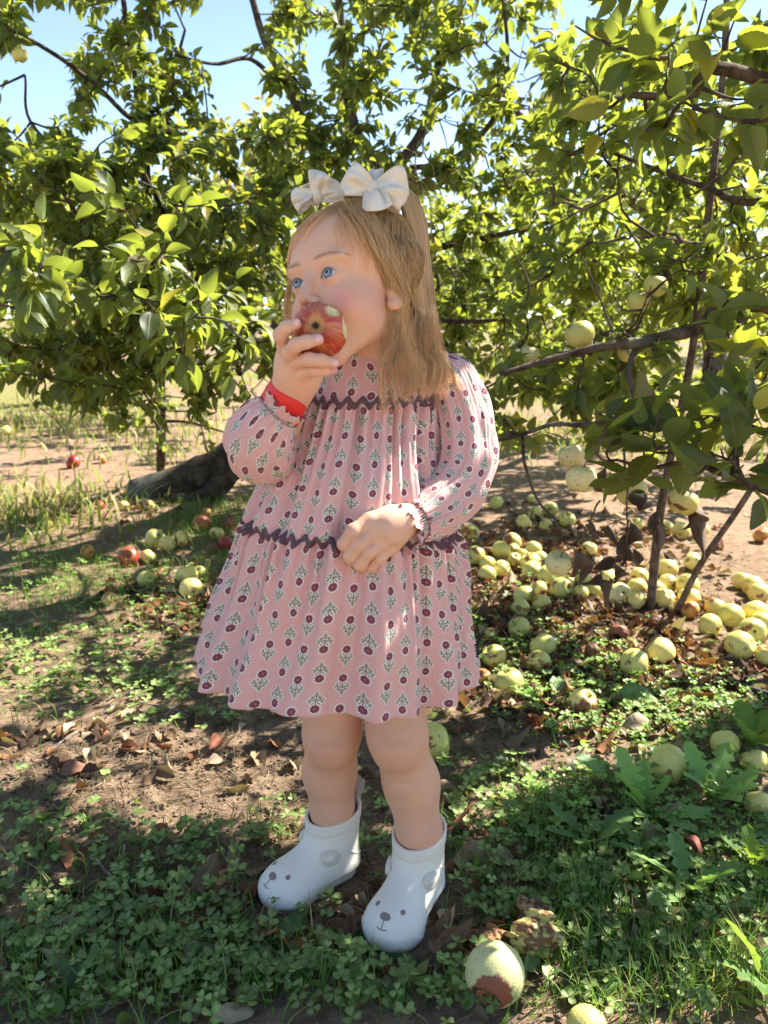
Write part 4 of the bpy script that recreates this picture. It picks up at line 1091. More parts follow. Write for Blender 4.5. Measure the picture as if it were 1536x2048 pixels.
# ================================================================== hair and bows
def strands(mb, P, r0, C, taper=True):
    "P: n x k x 3; each a thin three-sided thread"
    n, k, _ = P.shape; T = np.gradient(P, axis=1); T /= np.linalg.norm(T, axis=2, keepdims=True)+1e-9
    ref = np.array([.3, -.8, .5]); N = np.cross(T, ref); N /= np.linalg.norm(N, axis=2, keepdims=True)+1e-9; B = np.cross(T, N)
    s = np.linspace(0, 1, k); rr = r0*(np.where(s < .1, .6+4*s, 1)*(1-.8*np.clip((s-.6)/.4, 0, 1)))[None, :, None]
    if np.ndim(r0): rr = np.asarray(r0)[:, None, None]*(np.where(s < .1, .6+4*s, 1)*(1-.8*np.clip((s-.6)/.4, 0, 1)))[None, :, None]
    a = [0, 2.094, 4.189]
    V = np.stack([P+rr*(math.cos(t)*N+math.sin(t)*B) for t in a], 2)     # n k 3 3
    i = np.arange(k-1); f = []
    for j in range(3): j2 = (j+1) % 3; f.append(np.stack([i*3+j, i*3+j2, (i+1)*3+j2, (i+1)*3+j], 1))
    f = np.concatenate(f); F = (f[None]+(np.arange(n)*k*3)[:, None, None]).reshape(-1, 4)
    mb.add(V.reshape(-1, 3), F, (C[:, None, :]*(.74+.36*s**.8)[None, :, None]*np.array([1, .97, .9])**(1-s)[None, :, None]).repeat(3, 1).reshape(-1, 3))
def bez(ctrl, k):
    "ctrl: list of n x 3 arrays; catmull through them, vectorised"
    Q = [2*ctrl[0]-ctrl[1]]+ctrl+[2*ctrl[-1]-ctrl[-2]]; m = len(ctrl)-1; out = []
    for t in np.linspace(0, m, k):
        i = min(int(t), m-1); f = t-i; a, b, c, d = Q[i:i+4]
        out.append(.5*((2*b)+(c-a)*f+(2*a-5*b+4*c-d)*f*f+(3*b-a-3*c+d)*f**3))
    return np.stack(out, 1)
def hcol(n, l=1.0):
    base = np.array([[.82, .54, .26], [.90, .63, .33], [.60, .37, .18], [.95, .76, .47]])
    return base[rng.integers(0, 4, n)]*rng.uniform(.8, 1.2, (n, 1))*l
def on_skull(P, off):
    "move points (head mm) out to the skull + off"
    P = np.asarray(P, float).copy(); c = np.array([0, -8, 25.])
    for _ in range(8):
        d = skull(P)-off; g = (P-c)/np.linalg.norm(P-c, axis=-1, keepdims=True); P = P-g*d[..., None]
    return P
def hairline(P):
    "positive inside the hair (head mm)"
    az = np.arctan2(np.abs(P[..., 0]), P[..., 1])                  # 0 in front, pi behind
    hz = np.interp(az, [0, .45, .8, 1.05, 1.3, 1.6, 1.9, 3.2], [74, 70, 56, 36, 14, -2, -46, -62])
    return P[..., 2]-hz+2.5*np.sin(az*31)+2*np.sin(az*53)
mh = Mat('hair', .36, .6); mh.set('Base Color', mh.attr('col')); mh.translucent(mh.mix(.5, mh.attr('col'), (.92, .82, .62)), .38)
# scalp layer
hairroot = MB()
th = np.linspace(0, 2*np.pi, 180, endpoint=False); ph = np.linspace(.01, 2.45, 120); PH, TH = np.meshgrid(ph, th, indexing='ij')
D = np.stack([np.sin(PH)*np.sin(TH), np.sin(PH)*np.cos(TH), np.cos(PH)], -1).reshape(-1, 3)
S0 = on_skull(np.array([0, -8, 25.])+D*70, 0); hl = hairline(S0)
S1 = on_skull(S0, -4+6.0*sstep(hl, -3, 9)+.7*np.sin(np.arctan2(S0[:, 0], S0[:, 1])*70))
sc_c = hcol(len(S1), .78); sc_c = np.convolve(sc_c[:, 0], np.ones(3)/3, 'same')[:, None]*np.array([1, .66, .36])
hairroot.add(h2w(S1), grid_faces(180, 120, True), sc_c)
T1 = on_skull(np.array([[40., -20, 98]]), 6)[0]; T2 = on_skull(np.array([[-44., -16, 98]]), 6)[0]
def roots(n, ok):
    out = []
    while len(out) < n:
        d = rng.normal(0, 1, (4000, 3)); d /= np.linalg.norm(d, axis=1, keepdims=True)
        p = on_skull(np.array([0, -8, 25.])+d*70, 1.5); p = p[(hairline(p) > 0) & ok(p)]; out += list(p)
    return np.array(out[:n])
# A: combed up to the ties
for tie, sg, cnt in ((T1, 1, 3000), (T2, -1, 1500)):
    r = roots(cnt, lambda p: (p[:, 0]*sg > -3) & (p[:, 2] > 30+np.clip(-(p[:, 1]), 0, 60)*.4) & (p[:, 1] > -60))
    k = 13; tt = np.linspace(0, 1, k)[None, :, None]
    P = r[:, None]*(1-tt)+(tie+rng.normal(0, 2.5, (cnt, 3)))[:, None]*tt
    P = P+(np.sin(tt*np.pi)*rng.normal(0, 2.2, (cnt, 1, 3)))
    lift = 1.4+np.sin(tt[..., 0]*np.pi)*rng.uniform(.5, 4.5, (cnt, 1))
    P = on_skull(P, lift)
    strands(hairroot, h2w(P), .00022, hcol(cnt, 1.08))
# B: loose lower hair, near side and back
cnt = 3300
r = roots(cnt, lambda p: (p[:, 0] > -45) & (p[:, 2] < 56) & (p[:, 1] < 42) & (p[:, 2] > -40) & ((p[:, 0] > 20) | (p[:, 1] < -50)))
s = np.clip((38-r[:, 1])/115, 0, 1)*.8+rng.uniform(0, .2, cnt); clump = np.floor(s*18+rng.random(cnt)*1.3); cr = np.random.default_rng(4).normal(0, 1, (60, 4)); cl = cr[clump.astype(int) % 60]
def lerp_px(a, b, s, jx, jy, Y0, Y1):
    px = a[0]+(b[0]-a[0])*s+jx; py = a[1]+(b[1]-a[1])*s+jy; Y = Y0+(Y1-Y0)*s
    return np.stack([at(x, y, yy) for x, y, yy in zip(px, py, Y)])
j = lambda q: rng.normal(0, q, cnt)
below = on_skull(r+np.array([0, -6, -26.])+rng.normal(0, 1.5, (cnt, 3)), 5)
below[:, 2] = np.minimum(below[:, 2], r[:, 2]-18)
m1 = lerp_px((785, 640), (836, 620), s, j(2)+cl[:, 0]*4, j(6), .945, 1.05)
ln = rng.uniform(0, 1, cnt)**2
cs = (np.floor(clump)+.5)/19; ci_ = clump.astype(int) % 60; cy_ = np.random.default_rng(14).uniform(-64, 14, 60)[ci_]
m2 = lerp_px((788, 712), (846, 702), s*.6+cs*.4, j(2.2)+cl[:, 1]*7, j(5), .932, 1.02)
e = lerp_px((778, 808), (884, 775), np.clip(cs+cl[:, 2]*.05, 0, 1.05), j(2.5), j(4)+cy_-ln*100, .905, .965)
e = m2+(e-m2)*rng.uniform(0, 1.12, (cnt, 1))+(rng.random((cnt, 1)) < .08)*rng.normal(0, .006, (cnt, 3))
P = bez([h2w(r), h2w(below), m1, m2, e], 22)
tt = np.linspace(0, 1, 22); P = P+(np.sin(tt*9+cl[:, 0:1]*4)*tt**1.5*.0058+rng.normal(0, .0004, (cnt, 1))*tt)[..., None]*np.array([1, .4, .1])
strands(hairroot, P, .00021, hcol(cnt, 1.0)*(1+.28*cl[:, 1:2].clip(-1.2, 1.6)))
# loose wavy locks ending on the chest and the shoulder
for lk in range(15):
    n_k = 26; f_ = lk/14; q_ = lambda a, sp: np.asarray(a)+rng.normal(0, sp, (n_k, 3))
    sx = K(790+f_*66, 690+rng.uniform(-20, 20), .925+f_*.075); ex = K(768+f_*146+rng.uniform(-6, 6), 806-f_*44+rng.uniform(-16, 16), .900+f_*.075); md = (sx+ex)/2+np.array([rng.uniform(-.012, .014), -.004, rng.uniform(-.004, .006)])
    up_ = K(788+f_*58, 610, .94+f_*.09); bend = ex+np.array([rng.uniform(-.012, .016), -.002, -.004])
    strands(hairroot, bez([q_(up_, .004), q_(sx, .0028), q_(md, .0020), q_(ex, .0018), q_(bend, .0026)], 20), .00019, hcol(n_k, 1.1))
# C: the near pony tail, springing from the tie
cnt = 1500; o2 = rng.normal(0, 1, (cnt, 2)); rr = np.sqrt((o2**2).sum(1)); o2 = o2/np.maximum(rr, .01)[:, None]*np.minimum(rr, 1.3)[:, None]
cl = np.random.default_rng(9).normal(0, 1, (40, 2))[rng.integers(0, 40, cnt)]
gp = [(h2w(T1), .0035), (K(786, 376, 1.0), .008), (K(811, 390, 1.005), .010), (K(830, 440, 1.0), .0115), (K(838, 520, .995), .012), (K(849, 610, .99), .012), (K(850, 690, .98), .015), (K(862, 748, .965), .015)]
ct = [g+o2[:, :1]*q*np.array([.9, .3, 0])+o2[:, 1:]*q*np.array([.1, .9, .5])+(cl[:, :1]*np.array([.006, .002, 0])+cl[:, 1:]*np.array([0, .0, .012]))*(i > 5)*(i-4)/2 for i, (g, q) in enumerate(gp)]
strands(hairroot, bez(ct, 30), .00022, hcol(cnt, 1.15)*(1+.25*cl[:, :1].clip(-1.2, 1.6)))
# flyaways around the tail and the crown
cnt = 22
P0 = K(806, 372, 1.0)+rng.normal(0, .004, (cnt, 3))
q1 = P0+rng.uniform(-.1, 1, (cnt, 1))*np.array([.03, 0, .012])+rng.normal(0, .007, (cnt, 3)); q2 = q1+rng.uniform(.2, 1, (cnt, 1))*np.array([.028, 0, -.025])+rng.normal(0, .009, (cnt, 3)); q3 = q2+np.array([.008, 0, -.07])*rng.uniform(.3, 1.3, (cnt, 1))+rng.normal(0, .01, (cnt, 3))
strands(hairroot, bez([P0, q1, q2, q3], 16), .00011, hcol(cnt, 1.4))
cnt = 160
r = roots(cnt, lambda p: p[:, 2] > 60); k_ = on_skull(r+rng.normal(0, 14, (cnt, 3)), 8); k2 = on_skull(k_+rng.normal(0, 14, (cnt, 3)), 13)
strands(hairroot, bez([h2w(r), h2w(k_), h2w(k2)], 10), .0001, hcol(cnt, 1.4))
# wispy fringe
cnt = 520
r = roots(cnt, lambda p: (hairline(p) < 15) & (p[:, 1] > 15) & (p[:, 0] < 58) & (p[:, 0] > -62))
mv = np.stack([-14-.25*(r[:, 0]+50)*0-8*rng.random(cnt), 6+8*rng.random(cnt), -14-10*rng.random(cnt)], 1)
mv[r[:, 0] > 26] = np.stack([4*rng.random(cnt), -2+4*rng.random(cnt), -22-14*rng.random(cnt)], 1)[r[:, 0] > 26]
k1 = on_skull(r+mv*.55, 3.2+2*rng.random(cnt)); k2 = on_skull(r+mv*1.15+rng.normal(0, 2.5, (cnt, 3)), 2.4+1.5*rng.random(cnt)); k3 = on_skull(r+mv*1.7+rng.normal(0, 4, (cnt, 3)), 1.8+2.5*rng.random(cnt))
strands(hairroot, h2w(bez([r, k1, k2, k3], 12)), .00014, hcol(cnt, 1.25))
# temple hair falling in front of the ear
cnt = 1100
r = roots(cnt, lambda p: (hairline(p) < 30) & (p[:, 1] < 50) & (p[:, 1] > -14) & (p[:, 0] > 30))
k1 = on_skull(r+np.array([2, -8, -20.])+rng.normal(0, 3.5, (cnt, 3)), 9); k2 = np.stack([at(x, y, .935) for x, y in zip(rng.normal(791, 12, cnt), rng.normal(590, 12, cnt))])
k3 = np.stack([at(x, y, .938) for x, y in zip(rng.normal(796, 13, cnt), rng.normal(672, 16, cnt))]); k4 = np.stack([at(x, y, .93) for x, y in zip(rng.normal(812, 22, cnt), rng.normal(752, 24, cnt))])
strands(hairroot, bez([h2w(r), h2w(k1), k2, k3, k4], 18), .0002, hcol(cnt, 1.15))
# a few long hairs on the far side of the face
cnt = 130
a0 = np.stack([at(x, y, 1.03) for x, y in zip(rng.normal(582, 4, cnt), rng.normal(560, 10, cnt))]); a1 = np.stack([at(x, y, 1.03) for x, y in zip(rng.normal(574, 5, cnt), rng.normal(620, 10, cnt))]); a2 = np.stack([at(x, y, 1.03) for x, y in zip(rng.normal(577, 8, cnt), rng.normal(665, 16, cnt))])
strands(hairroot, bez([a0, a1, a2], 10), .00014, hcol(cnt, 1.2))
hr = hairroot.build('hair', mh, child)
bs = MB(); strands(bs, np.array(BROWS), .00008, np.ones((len(BROWS), 3))); bs.build('eyebrows', mbw, child)
# bows
mbow = Mat('bow_fabric', .85, .15); uvn = mbow.node('ShaderNodeUVMap'); uvn.uv_map = 'uv'; sp = mbow.node('ShaderNodeSeparateXYZ'); mbow.link(uvn.outputs[0], sp.inputs[0])
rb = (S(mbow.nt, sp.outputs[1])*85).sin()*.5+.5
mbow.set('Base Color', mbow.mix(rb, (.88, .81, .68), (.96, .91, .79))); mbow.bump(rb, .3, .001); mbow.translucent((.75, .7, .6), .18)
def petal(mb, kn, tip, wd, h, w0, w1, rip=.18, ph=0, ns=34, nt=15, tail=False):
    kn = np.asarray(kn); tip = np.asarray(tip); d = tip-kn; L = np.linalg.norm(d); d /= L; wd = np.asarray(wd, float); wd = wd-d*wd.dot(d); wd /= np.linalg.norm(wd); nn = np.cross(d, wd)
    s = np.linspace(0, 1 if tail else 2, ns); t = np.linspace(-1, 1, nt); Sx, T = np.meshgrid(s, t, indexing='ij')
    al = Sx*L if tail else L*np.sin(np.pi*Sx/2); of = (h*np.sin(np.pi*Sx*.9)) if tail else h*np.sin(np.pi*Sx)
    wv = w0+(w1-w0)*(Sx if tail else np.sin(np.pi*Sx/2))
    V = kn+al[..., None]*d+(T*wv)[..., None]*wd+(of+wv*rip*1.6*(np.sin(T*4.3+ph+Sx*2.2)+.5*np.sin(T*8.1+ph*2-Sx*2.5))*np.sin(np.pi*np.clip(Sx if tail else Sx/2, 0, 1)))[..., None]*nn
    V = V+(al*0-.17*L*T*T*np.sin(np.pi*Sx/2))[..., None]*d
    mb.add(V, grid_faces(nt, ns), None, np.stack([Sx, T], -1).reshape(-1, 2))
def bow(kn, loops, tails, label):
    b = None
    mb = MB(); a = np.linspace(0, 2*np.pi, 20, endpoint=False); c = np.linspace(0, np.pi, 12); A, Cc = np.meshgrid(a, c)
    V = kn+np.stack([.0085*np.sin(Cc)*np.cos(A), .009*np.sin(Cc)*np.sin(A), .0105*np.cos(Cc)], -1)
    mb.add(V, grid_faces(20, 12, True), None, np.stack([A/3, Cc/2], -1).reshape(-1, 2)); b = mb.build('bow', mbow, child); b['label'] = label
    for q in loops: mb = MB(); petal(mb, kn, *q); mb.build('bow_loop', mbow, b, thick=.0014)
    for q in tails: mb = MB(); petal(mb, kn, *q, tail=True); mb.build('bow_tail', mbow, b, thick=.0014)
kn = K(745, 379, .955)
bow(kn, [(K(690, 353, .945), (.35, .0, .9), .010, .008, .019, .26, .6), (K(815, 384, .950), (.25, -.3, -1), .014, .008, .024, .26, 0)],
    [(K(757, 425, .925), (1, 0, .12), .007, .008, .017, .2, .4), (K(728, 342, .965), (1, 0, .1), .010, .010, .022, .3, 1.3), (K(795, 356, .985), (.4, 0, 1), .004, .007, .014, .25, 2)],
    'cream ribbed bow at the pony tail nearest the viewer')
kn2 = h2w(T2)+np.array([.012, -.012, .004]); kn2 = K(634, 392, .99)
bow(kn2, [(K(652, 348, .985), (-.9, 0, .4), .008, .008, .019, .3, .3), (K(584, 400, .99), (0, 0, 1), .006, .007, .013, .22, 1)],
    [(K(626, 362, .99), (1, 0, .35), .004, .007, .014, .25, 1.8), (K(598, 424, .975), (.6, 0, .8), .004, .006, .010, .25, .2), (K(690, 384, .985), (.1, 0, 1), .003, .007, .011, .25, .2)],
    'cream ribbed bow on the far side of her head')
# ================================================================== APPLES
def apple_mesh(seed, r=1.0, wob=.03, squash=.92, shrivel=0):
    g = np.random.default_rng(seed); nph, nth = 22, 30
    ph = np.linspace(.0001, np.pi-.0001, nph); th = np.linspace(0, 2*np.pi, nth, endpoint=False); PH, TH = np.meshgrid(ph, th, indexing='ij')
    R = 1+.03*np.cos(PH)-.03*np.cos(5*TH+g.uniform(0, 6))*np.clip(-np.cos(PH), 0, 1)*np.sin(PH)+wob*np.sin(TH+g.uniform(0, 6))*np.sin(PH)+wob*.6*np.sin(2*TH+g.uniform(0, 6))
    if shrivel: R = R*(1+shrivel*(fbm(TH*2.2+np.cos(PH)*3, PH*4, seed, 3)-.5)*2)
    x = np.sin(PH)*np.cos(TH)*R; y = np.sin(PH)*np.sin(TH)*R
    z = np.cos(PH)*R*squash-.42*np.exp(-(PH/.33)**2)+.26*np.exp(-((np.pi-PH)/.30)**2)
    mb = MB(); mb.add(np.stack([x, y, z], -1), grid_faces(nth, nph, True)); return mb
def apple_mat(name, c1, c2, blush=None, bl=(.5, .62), rot=None, rotl=(.62, .66), dots=0, rotc=(.16, .065, .025), rough=.36):
    m = Mat(name, rough, .45); co = m.coord(); rd = m.rnd()
    ad = m.node('ShaderNodeVectorMath', operation='ADD'); cv = m.node('ShaderNodeCombineXYZ')
    m.link(rd*31, cv.inputs[0]); m.link(rd*17, cv.inputs[1]); m.link(co, ad.inputs[0]); m.link(cv.outputs[0], ad.inputs[1]); v = ad.outputs[0]
    n = m.noise(1.3, 3, v); n2 = m.noise(9, 4, v); n3 = m.noise(.8, 2, v)
    c = m.mix(n.step(.35, .65), c1, c2)
    sep = m.node('ShaderNodeSeparateXYZ'); m.link(co, sep.inputs[0]); zz = S(m.nt, sep.outputs[2])
    c = m.mix(zz.step(.45, .75)*.35, c, (.20, .26, .05))
    if blush: c = m.mix((n3+(n2-.5)*.25).step(*bl), c, blush)
    sp_ = m.voronoi(14, v).step(.08, .04); c = m.mix(sp_*.2, c, (.62, .60, .33))
    if dots: c = m.mix(m.voronoi(4.2, v).step(.24, .17)*m.noise(2.2, 1, v).step(.42, .5)*dots, c, (.11, .05, .02))
    rt = None
    if rot: rt = (n3*.65+n*.25+n2*.12).step(*rotl); c = m.mix(rt, c, m.mix(n2.step(.35, .65), rotc, tuple(k*2.2 for k in rotc)))
    c = m.hsv(c, .5, 1, rd*.22+.88)
    m.set('Base Color', c); m.set('Subsurface Weight', .06); m.set('Subsurface Scale', .01)
    m.bump(n2*.15+(rt*-1.5 if rt is not None else 0), .25, .05); return m
GY = ((.60, .56, .14), (.70, .61, .18)); YL = ((.78, .62, .17), (.85, .70, .24))
AM = {
 'green': apple_mat('green_apple_skin', *GY, rot=1, rotl=(.60, .62)), 'yellow': apple_mat('yellow_apple_skin', *YL, rot=1, rotl=(.60, .62)),
 'stained': apple_mat('stained_apple_skin', *GY, rot=1, rotl=(.53, .56)), 'ystained': apple_mat('yellow_stained_skin', *YL, rot=1, rotl=(.53, .56)),
 'spotted': apple_mat('spotted_apple_skin', (.80, .68, .30), (.84, .72, .34), dots=.9),
 'red': apple_mat('red_fallen_skin', (.42, .03, .025), (.30, .02, .02), blush=(.5, .12, .04), bl=(.55, .7)),
 'blush': apple_mat('blushed_apple_skin', *YL, blush=(.5, .16, .05), bl=(.47, .60)),
 'orange': apple_mat('orange_rot_skin', (.62, .36, .08), (.55, .22, .04), rot=1, rotl=(.5, .56), rotc=(.25, .07, .02), rough=.5),
 'brown': apple_mat('brown_rot_skin', (.26, .085, .035), (.17, .06, .03), rot=1, rotl=(.5, .6), rotc=(.07, .03, .02), rough=.6),
 'black': apple_mat('shrivelled_skin', (.030, .012, .012), (.05, .02, .015), rough=.7)}
m = Mat('apple_stem', .8); m.set('Base Color', (.10, .06, .03)); M_STEM = m
PROTO = {}
def proto(kind, k):
    if (kind, k) in PROTO: return PROTO[(kind, k)]
    shr = {'orange': .10, 'brown': .16, 'black': .22}.get(kind, 0); sq = {'brown': .7, 'orange': .8}.get(kind, .90+.04*k)
    o = apple_mesh(11*k+len(kind), wob=.03 if not shr else .07, squash=sq, shrivel=shr).build('apple', AM[kind])
    mb = MB(); tube(mb, np.array([(0, 0, .48), (.02, 0, .72), (.06, .02, .98)]), np.array([.05, .04, .055]), 6); st = mb.build('stem', M_STEM); st.parent = o
    mb = MB()
    for q in range(5):
        a = q*1.257; tube(mb, np.array([(0, 0, -.60), (.05*math.cos(a), .05*math.sin(a), -.68), (.13*math.cos(a), .13*math.sin(a), -.69)]), np.array([.04, .035, .01]), 4)
    cx = mb.build('calyx', mcx); cx.parent = o
    PROTO[(kind, k)] = [o, st, cx, True]; return PROTO[(kind, k)]
def put_apple(loc, r, kind, label, group, rot=None, parts=True):
    k = int(rng.integers(0, 3)); p = proto(kind, k)
    if p[3]: o = p[0]; p[3] = False; kids = [p[1], p[2]]
    else:
        o = p[0].copy(); sc.collection.objects.link(o)
        if parts:
            for c in p[1:3]: d = c.copy(); sc.collection.objects.link(d); d.parent = o
    o.location = loc; o.scale = (r, r, r); o.rotation_euler = rot if rot is not None else (rng.uniform(.2, 2.9), rng.uniform(-.5, .5), rng.uniform(0, 6.28))
    for key in ('label', 'category', 'group'):
        if key in o: del o[key]
    tag(o, label, 'apple', group); return o
def fallen(px, py, wpx, kind, label, group):
    r = .036
    for _ in range(6):
        s = (py-631)*CF/(CAMZ-r*.82); r = float(np.clip(wpx/2/s, .022, .046))
    z = .82*r; p = ground(px, py, z); p[2] += gz(p[0], p[1])-.002
    put_apple(p, r, kind, label, group, parts=wpx > 22)
TR = []
G1 = 'windfall apples in the heap at the right'; G2 = 'windfall apples near the front right'; G3 = 'windfall apples scattered at the left'; G4 = 'apples lying in the green weeds'
A6 = lambda x, y, w_, k, l, g=G1: TR.append((900+x/2.415, 850+y/2.415, w_/2.415, k, l, g))
A6(225, 375, 72, 'green', 'lone green apple on the ground touching the edge of her right hand sleeve')
A6(485, 405, 76, 'green', 'pale green apple at the back of the small far cluster right of the sleeve')
A6(408, 425, 70, 'green', 'green apple at the left rear of the small far cluster')
A6(357, 465, 82, 'yellow', 'yellow green apple at the left front of the small far cluster')
A6(565, 450, 84, 'green', 'green apple at the right end of the small far cluster, calyx showing')
A6(462, 478, 66, 'green', 'green apple half behind a leaf in the small far cluster')
A6(398, 360, 44, 'green', 'tiny distant green apple behind the small far cluster')
A6(95, 520, 92, 'stained', 'green apple with a dark brown patch topmost beside the dress side')
A6(34, 552, 70, 'green', 'green apple half hidden by the dress, upper left end of the row')
A6(45, 603, 88, 'stained', 'brown bruised green apple against the dress, left end of the row')
A6(123, 625, 102, 'green', 'large clean green apple second from the dress in the row')
A6(245, 605, 96, 'green', 'green apple with a dark dimple in the middle of the left row')
A6(300, 553, 92, 'ystained', 'mottled bruised apple at the back of the left row')
A6(310, 600, 62, 'green', 'small green apple wedged behind the left row')
A6(350, 622, 62, 'green', 'small green apple right of the wedged one in the left row')
A6(310, 643, 70, 'green', 'green apple with dark calyx in front of the small wedged ones')
A6(402, 600, 82, 'green', 'green apple at the top right of the left row')
A6(435, 632, 72, 'green', 'green apple tucked beneath the top right one of the left row')
A6(387, 655, 100, 'yellow', 'tan yellow apple in the centre of the left row')
A6(180, 660, 82, 'green', 'green apple in the front of the left row, behind its two foremost')
A6(250, 688, 90, 'yellow', 'yellow green apple second from left at the very front of the left row')
A6(181, 710, 86, 'green', 'smooth green apple leftmost at the very front of the left row')
A6(395, 702, 100, 'green', 'large green apple where the left row meets the heap')
A6(470, 740, 110, 'green', 'large green apple with deep stem hollow left of the withered leaves')
A6(358, 832, 106, 'green', 'green apple above the front left pair below the row')
A6(430, 806, 84, 'blush', 'apple with a reddish bruise at the left foot of the heap')
A6(338, 888, 104, 'green', 'green apple showing its calyx, lowest left of the heap')
A6(440, 875, 92, 'green', 'green apple with a clover sprig before it, low left of the heap')
A6(535, 805, 112, 'green', 'wide pale green apple under the withered leaves')
A6(630, 820, 86, 'green', 'green apple partly covered by a torn brown leaf')
A6(690, 788, 92, 'stained', 'bruised brown green apple right of the withered leaves')
A6(575, 765, 60, 'green', 'small green apple behind the wide pale one under the withered leaves')
A6(672, 598, 76, 'yellow', 'yellow apple seen far behind the hanging withered leaves')
A6(645, 748, 90, 'green', 'green apple in the heap directly behind the bruised brown one')
A6(762, 738, 112, 'yellow', 'yellow apple in the heap behind the thick withered leaf')
A6(820, 820, 118, 'spotted', 'mottled tan apple at the front left of the heap by the shoot')
A6(905, 770, 98, 'yellow', 'glowing yellow apple just left of the upright shoot')
A6(896, 852, 112, 'ystained', 'dark stained yellow apple at the very foot of the upright shoot')
A6(1000, 790, 92, 'yellow', 'bright yellow apple right behind the upright shoot')
A6(1035, 842, 114, 'yellow', 'large bright yellow apple just right of the upright shoot')
A6(1050, 758, 96, 'yellow', 'sunlit yellow apple in the back of the heap between the two shoots')
A6(1052, 680, 106, 'yellow', 'sunlit apple with deep hollow behind the heap between the shoots')
A6(1177, 655, 92, 'yellow', 'sunlit pale yellow apple behind the slanting shoot')
A6(1145, 770, 112, 'yellow', 'yellow apple leaning on the back of the slanting shoot')
A6(1152, 843, 112, 'yellow', 'yellow apple in front of the slanting shoot\'s foot')
A6(912, 720, 92, 'yellow', 'yellow apple at the top of the heap left of the upright shoot')
A6(1047, 488, 70, 'yellow', 'distant yellow apple half behind the withered leaf, back row')
A6(1115, 500, 88, 'yellow', 'distant green yellow apple in the middle of the back row')
A6(1216, 505, 76, 'yellow', 'distant yellow apple at the right end of the back row')
A6(900, 470, 72, 'yellow', 'distant apple in the back row under the shrivelled fruit')
A6(1415, 745, 96, 'yellow', 'yellow apple with calyx showing, left of the trio near the right edge', G2)
A6(1462, 775, 104, 'yellow', 'middle apple of the trio near the right edge', G2)
A6(1493, 808, 106, 'yellow', 'right apple of the trio near the right edge', G2)
A6(1280, 885, 98, 'yellow', 'small yellow apple heading the line right of the slanting shoot', G2)
A6(1360, 920, 126, 'green', 'wide yellow green apple second in the line at the right', G2)
A6(1257, 970, 122, 'green', 'round green apple lowest left of the line at the right', G2)
A6(1472, 898, 122, 'yellow', 'pale apple with a deep hollow beneath the trio at the right edge', G2)
A6(1508, 945, 112, 'green', 'green apple cut by the right edge, behind the big hollow one', G2)
A6(1457, 1003, 136, 'green', 'big apple with a dark hollow right of the biggest one', G2)
A6(1402, 1075, 144, 'green', 'biggest pale green apple at the right with its dimple toward us', G2)
A6(1530, 1115, 112, 'green', 'green apple cut by the right edge of the picture', G2)
A6(890, 1145, 150, 'green', 'left apple of the pale pair above the black hose', G2)
A6(1014, 1102, 142, 'yellow', 'right yellower apple of the pale pair above the black hose', G2)
A6(288, 1240, 142, 'green', 'pale green apple right of the dark tag on the dress', G2)
A6(213, 1112, 122, 'green', 'green apple in clover just right of the skirt', G2)
A6(450, 1070, 132, 'green', 'upper apple of the pair half sunk in green weeds', G2)
A6(432, 1142, 120, 'green', 'lower apple of the pair half sunk in green weeds', G2)
A6(335, 980, 112, 'green', 'green apple behind weeds between the skirt and the heap', G2)
A6(640, 1335, 142, 'ystained', 'half rotten apple with brown face below the green fallen leaf', G2)
A6(812, 1010, 104, 'brown', 'red brown collapsed apple in the dry leaves before the heap')
A6(990, 960, 84, 'brown', 'dark brown rotten apple at the foot of the shoots')
A6(1500, 530, 84, 'orange', 'distant orange rotten apple near the right edge')
A6(1160, 890, 92, 'orange', 'orange decayed apple under the yellow one by the slanting shoot')
A6(150, 1215, 92, 'orange', 'orange brown apple peeking out at the hem of the dress', G2)
A6(690, 1105, 88, 'brown', 'flattened red brown apple left of the pale pair', G2)
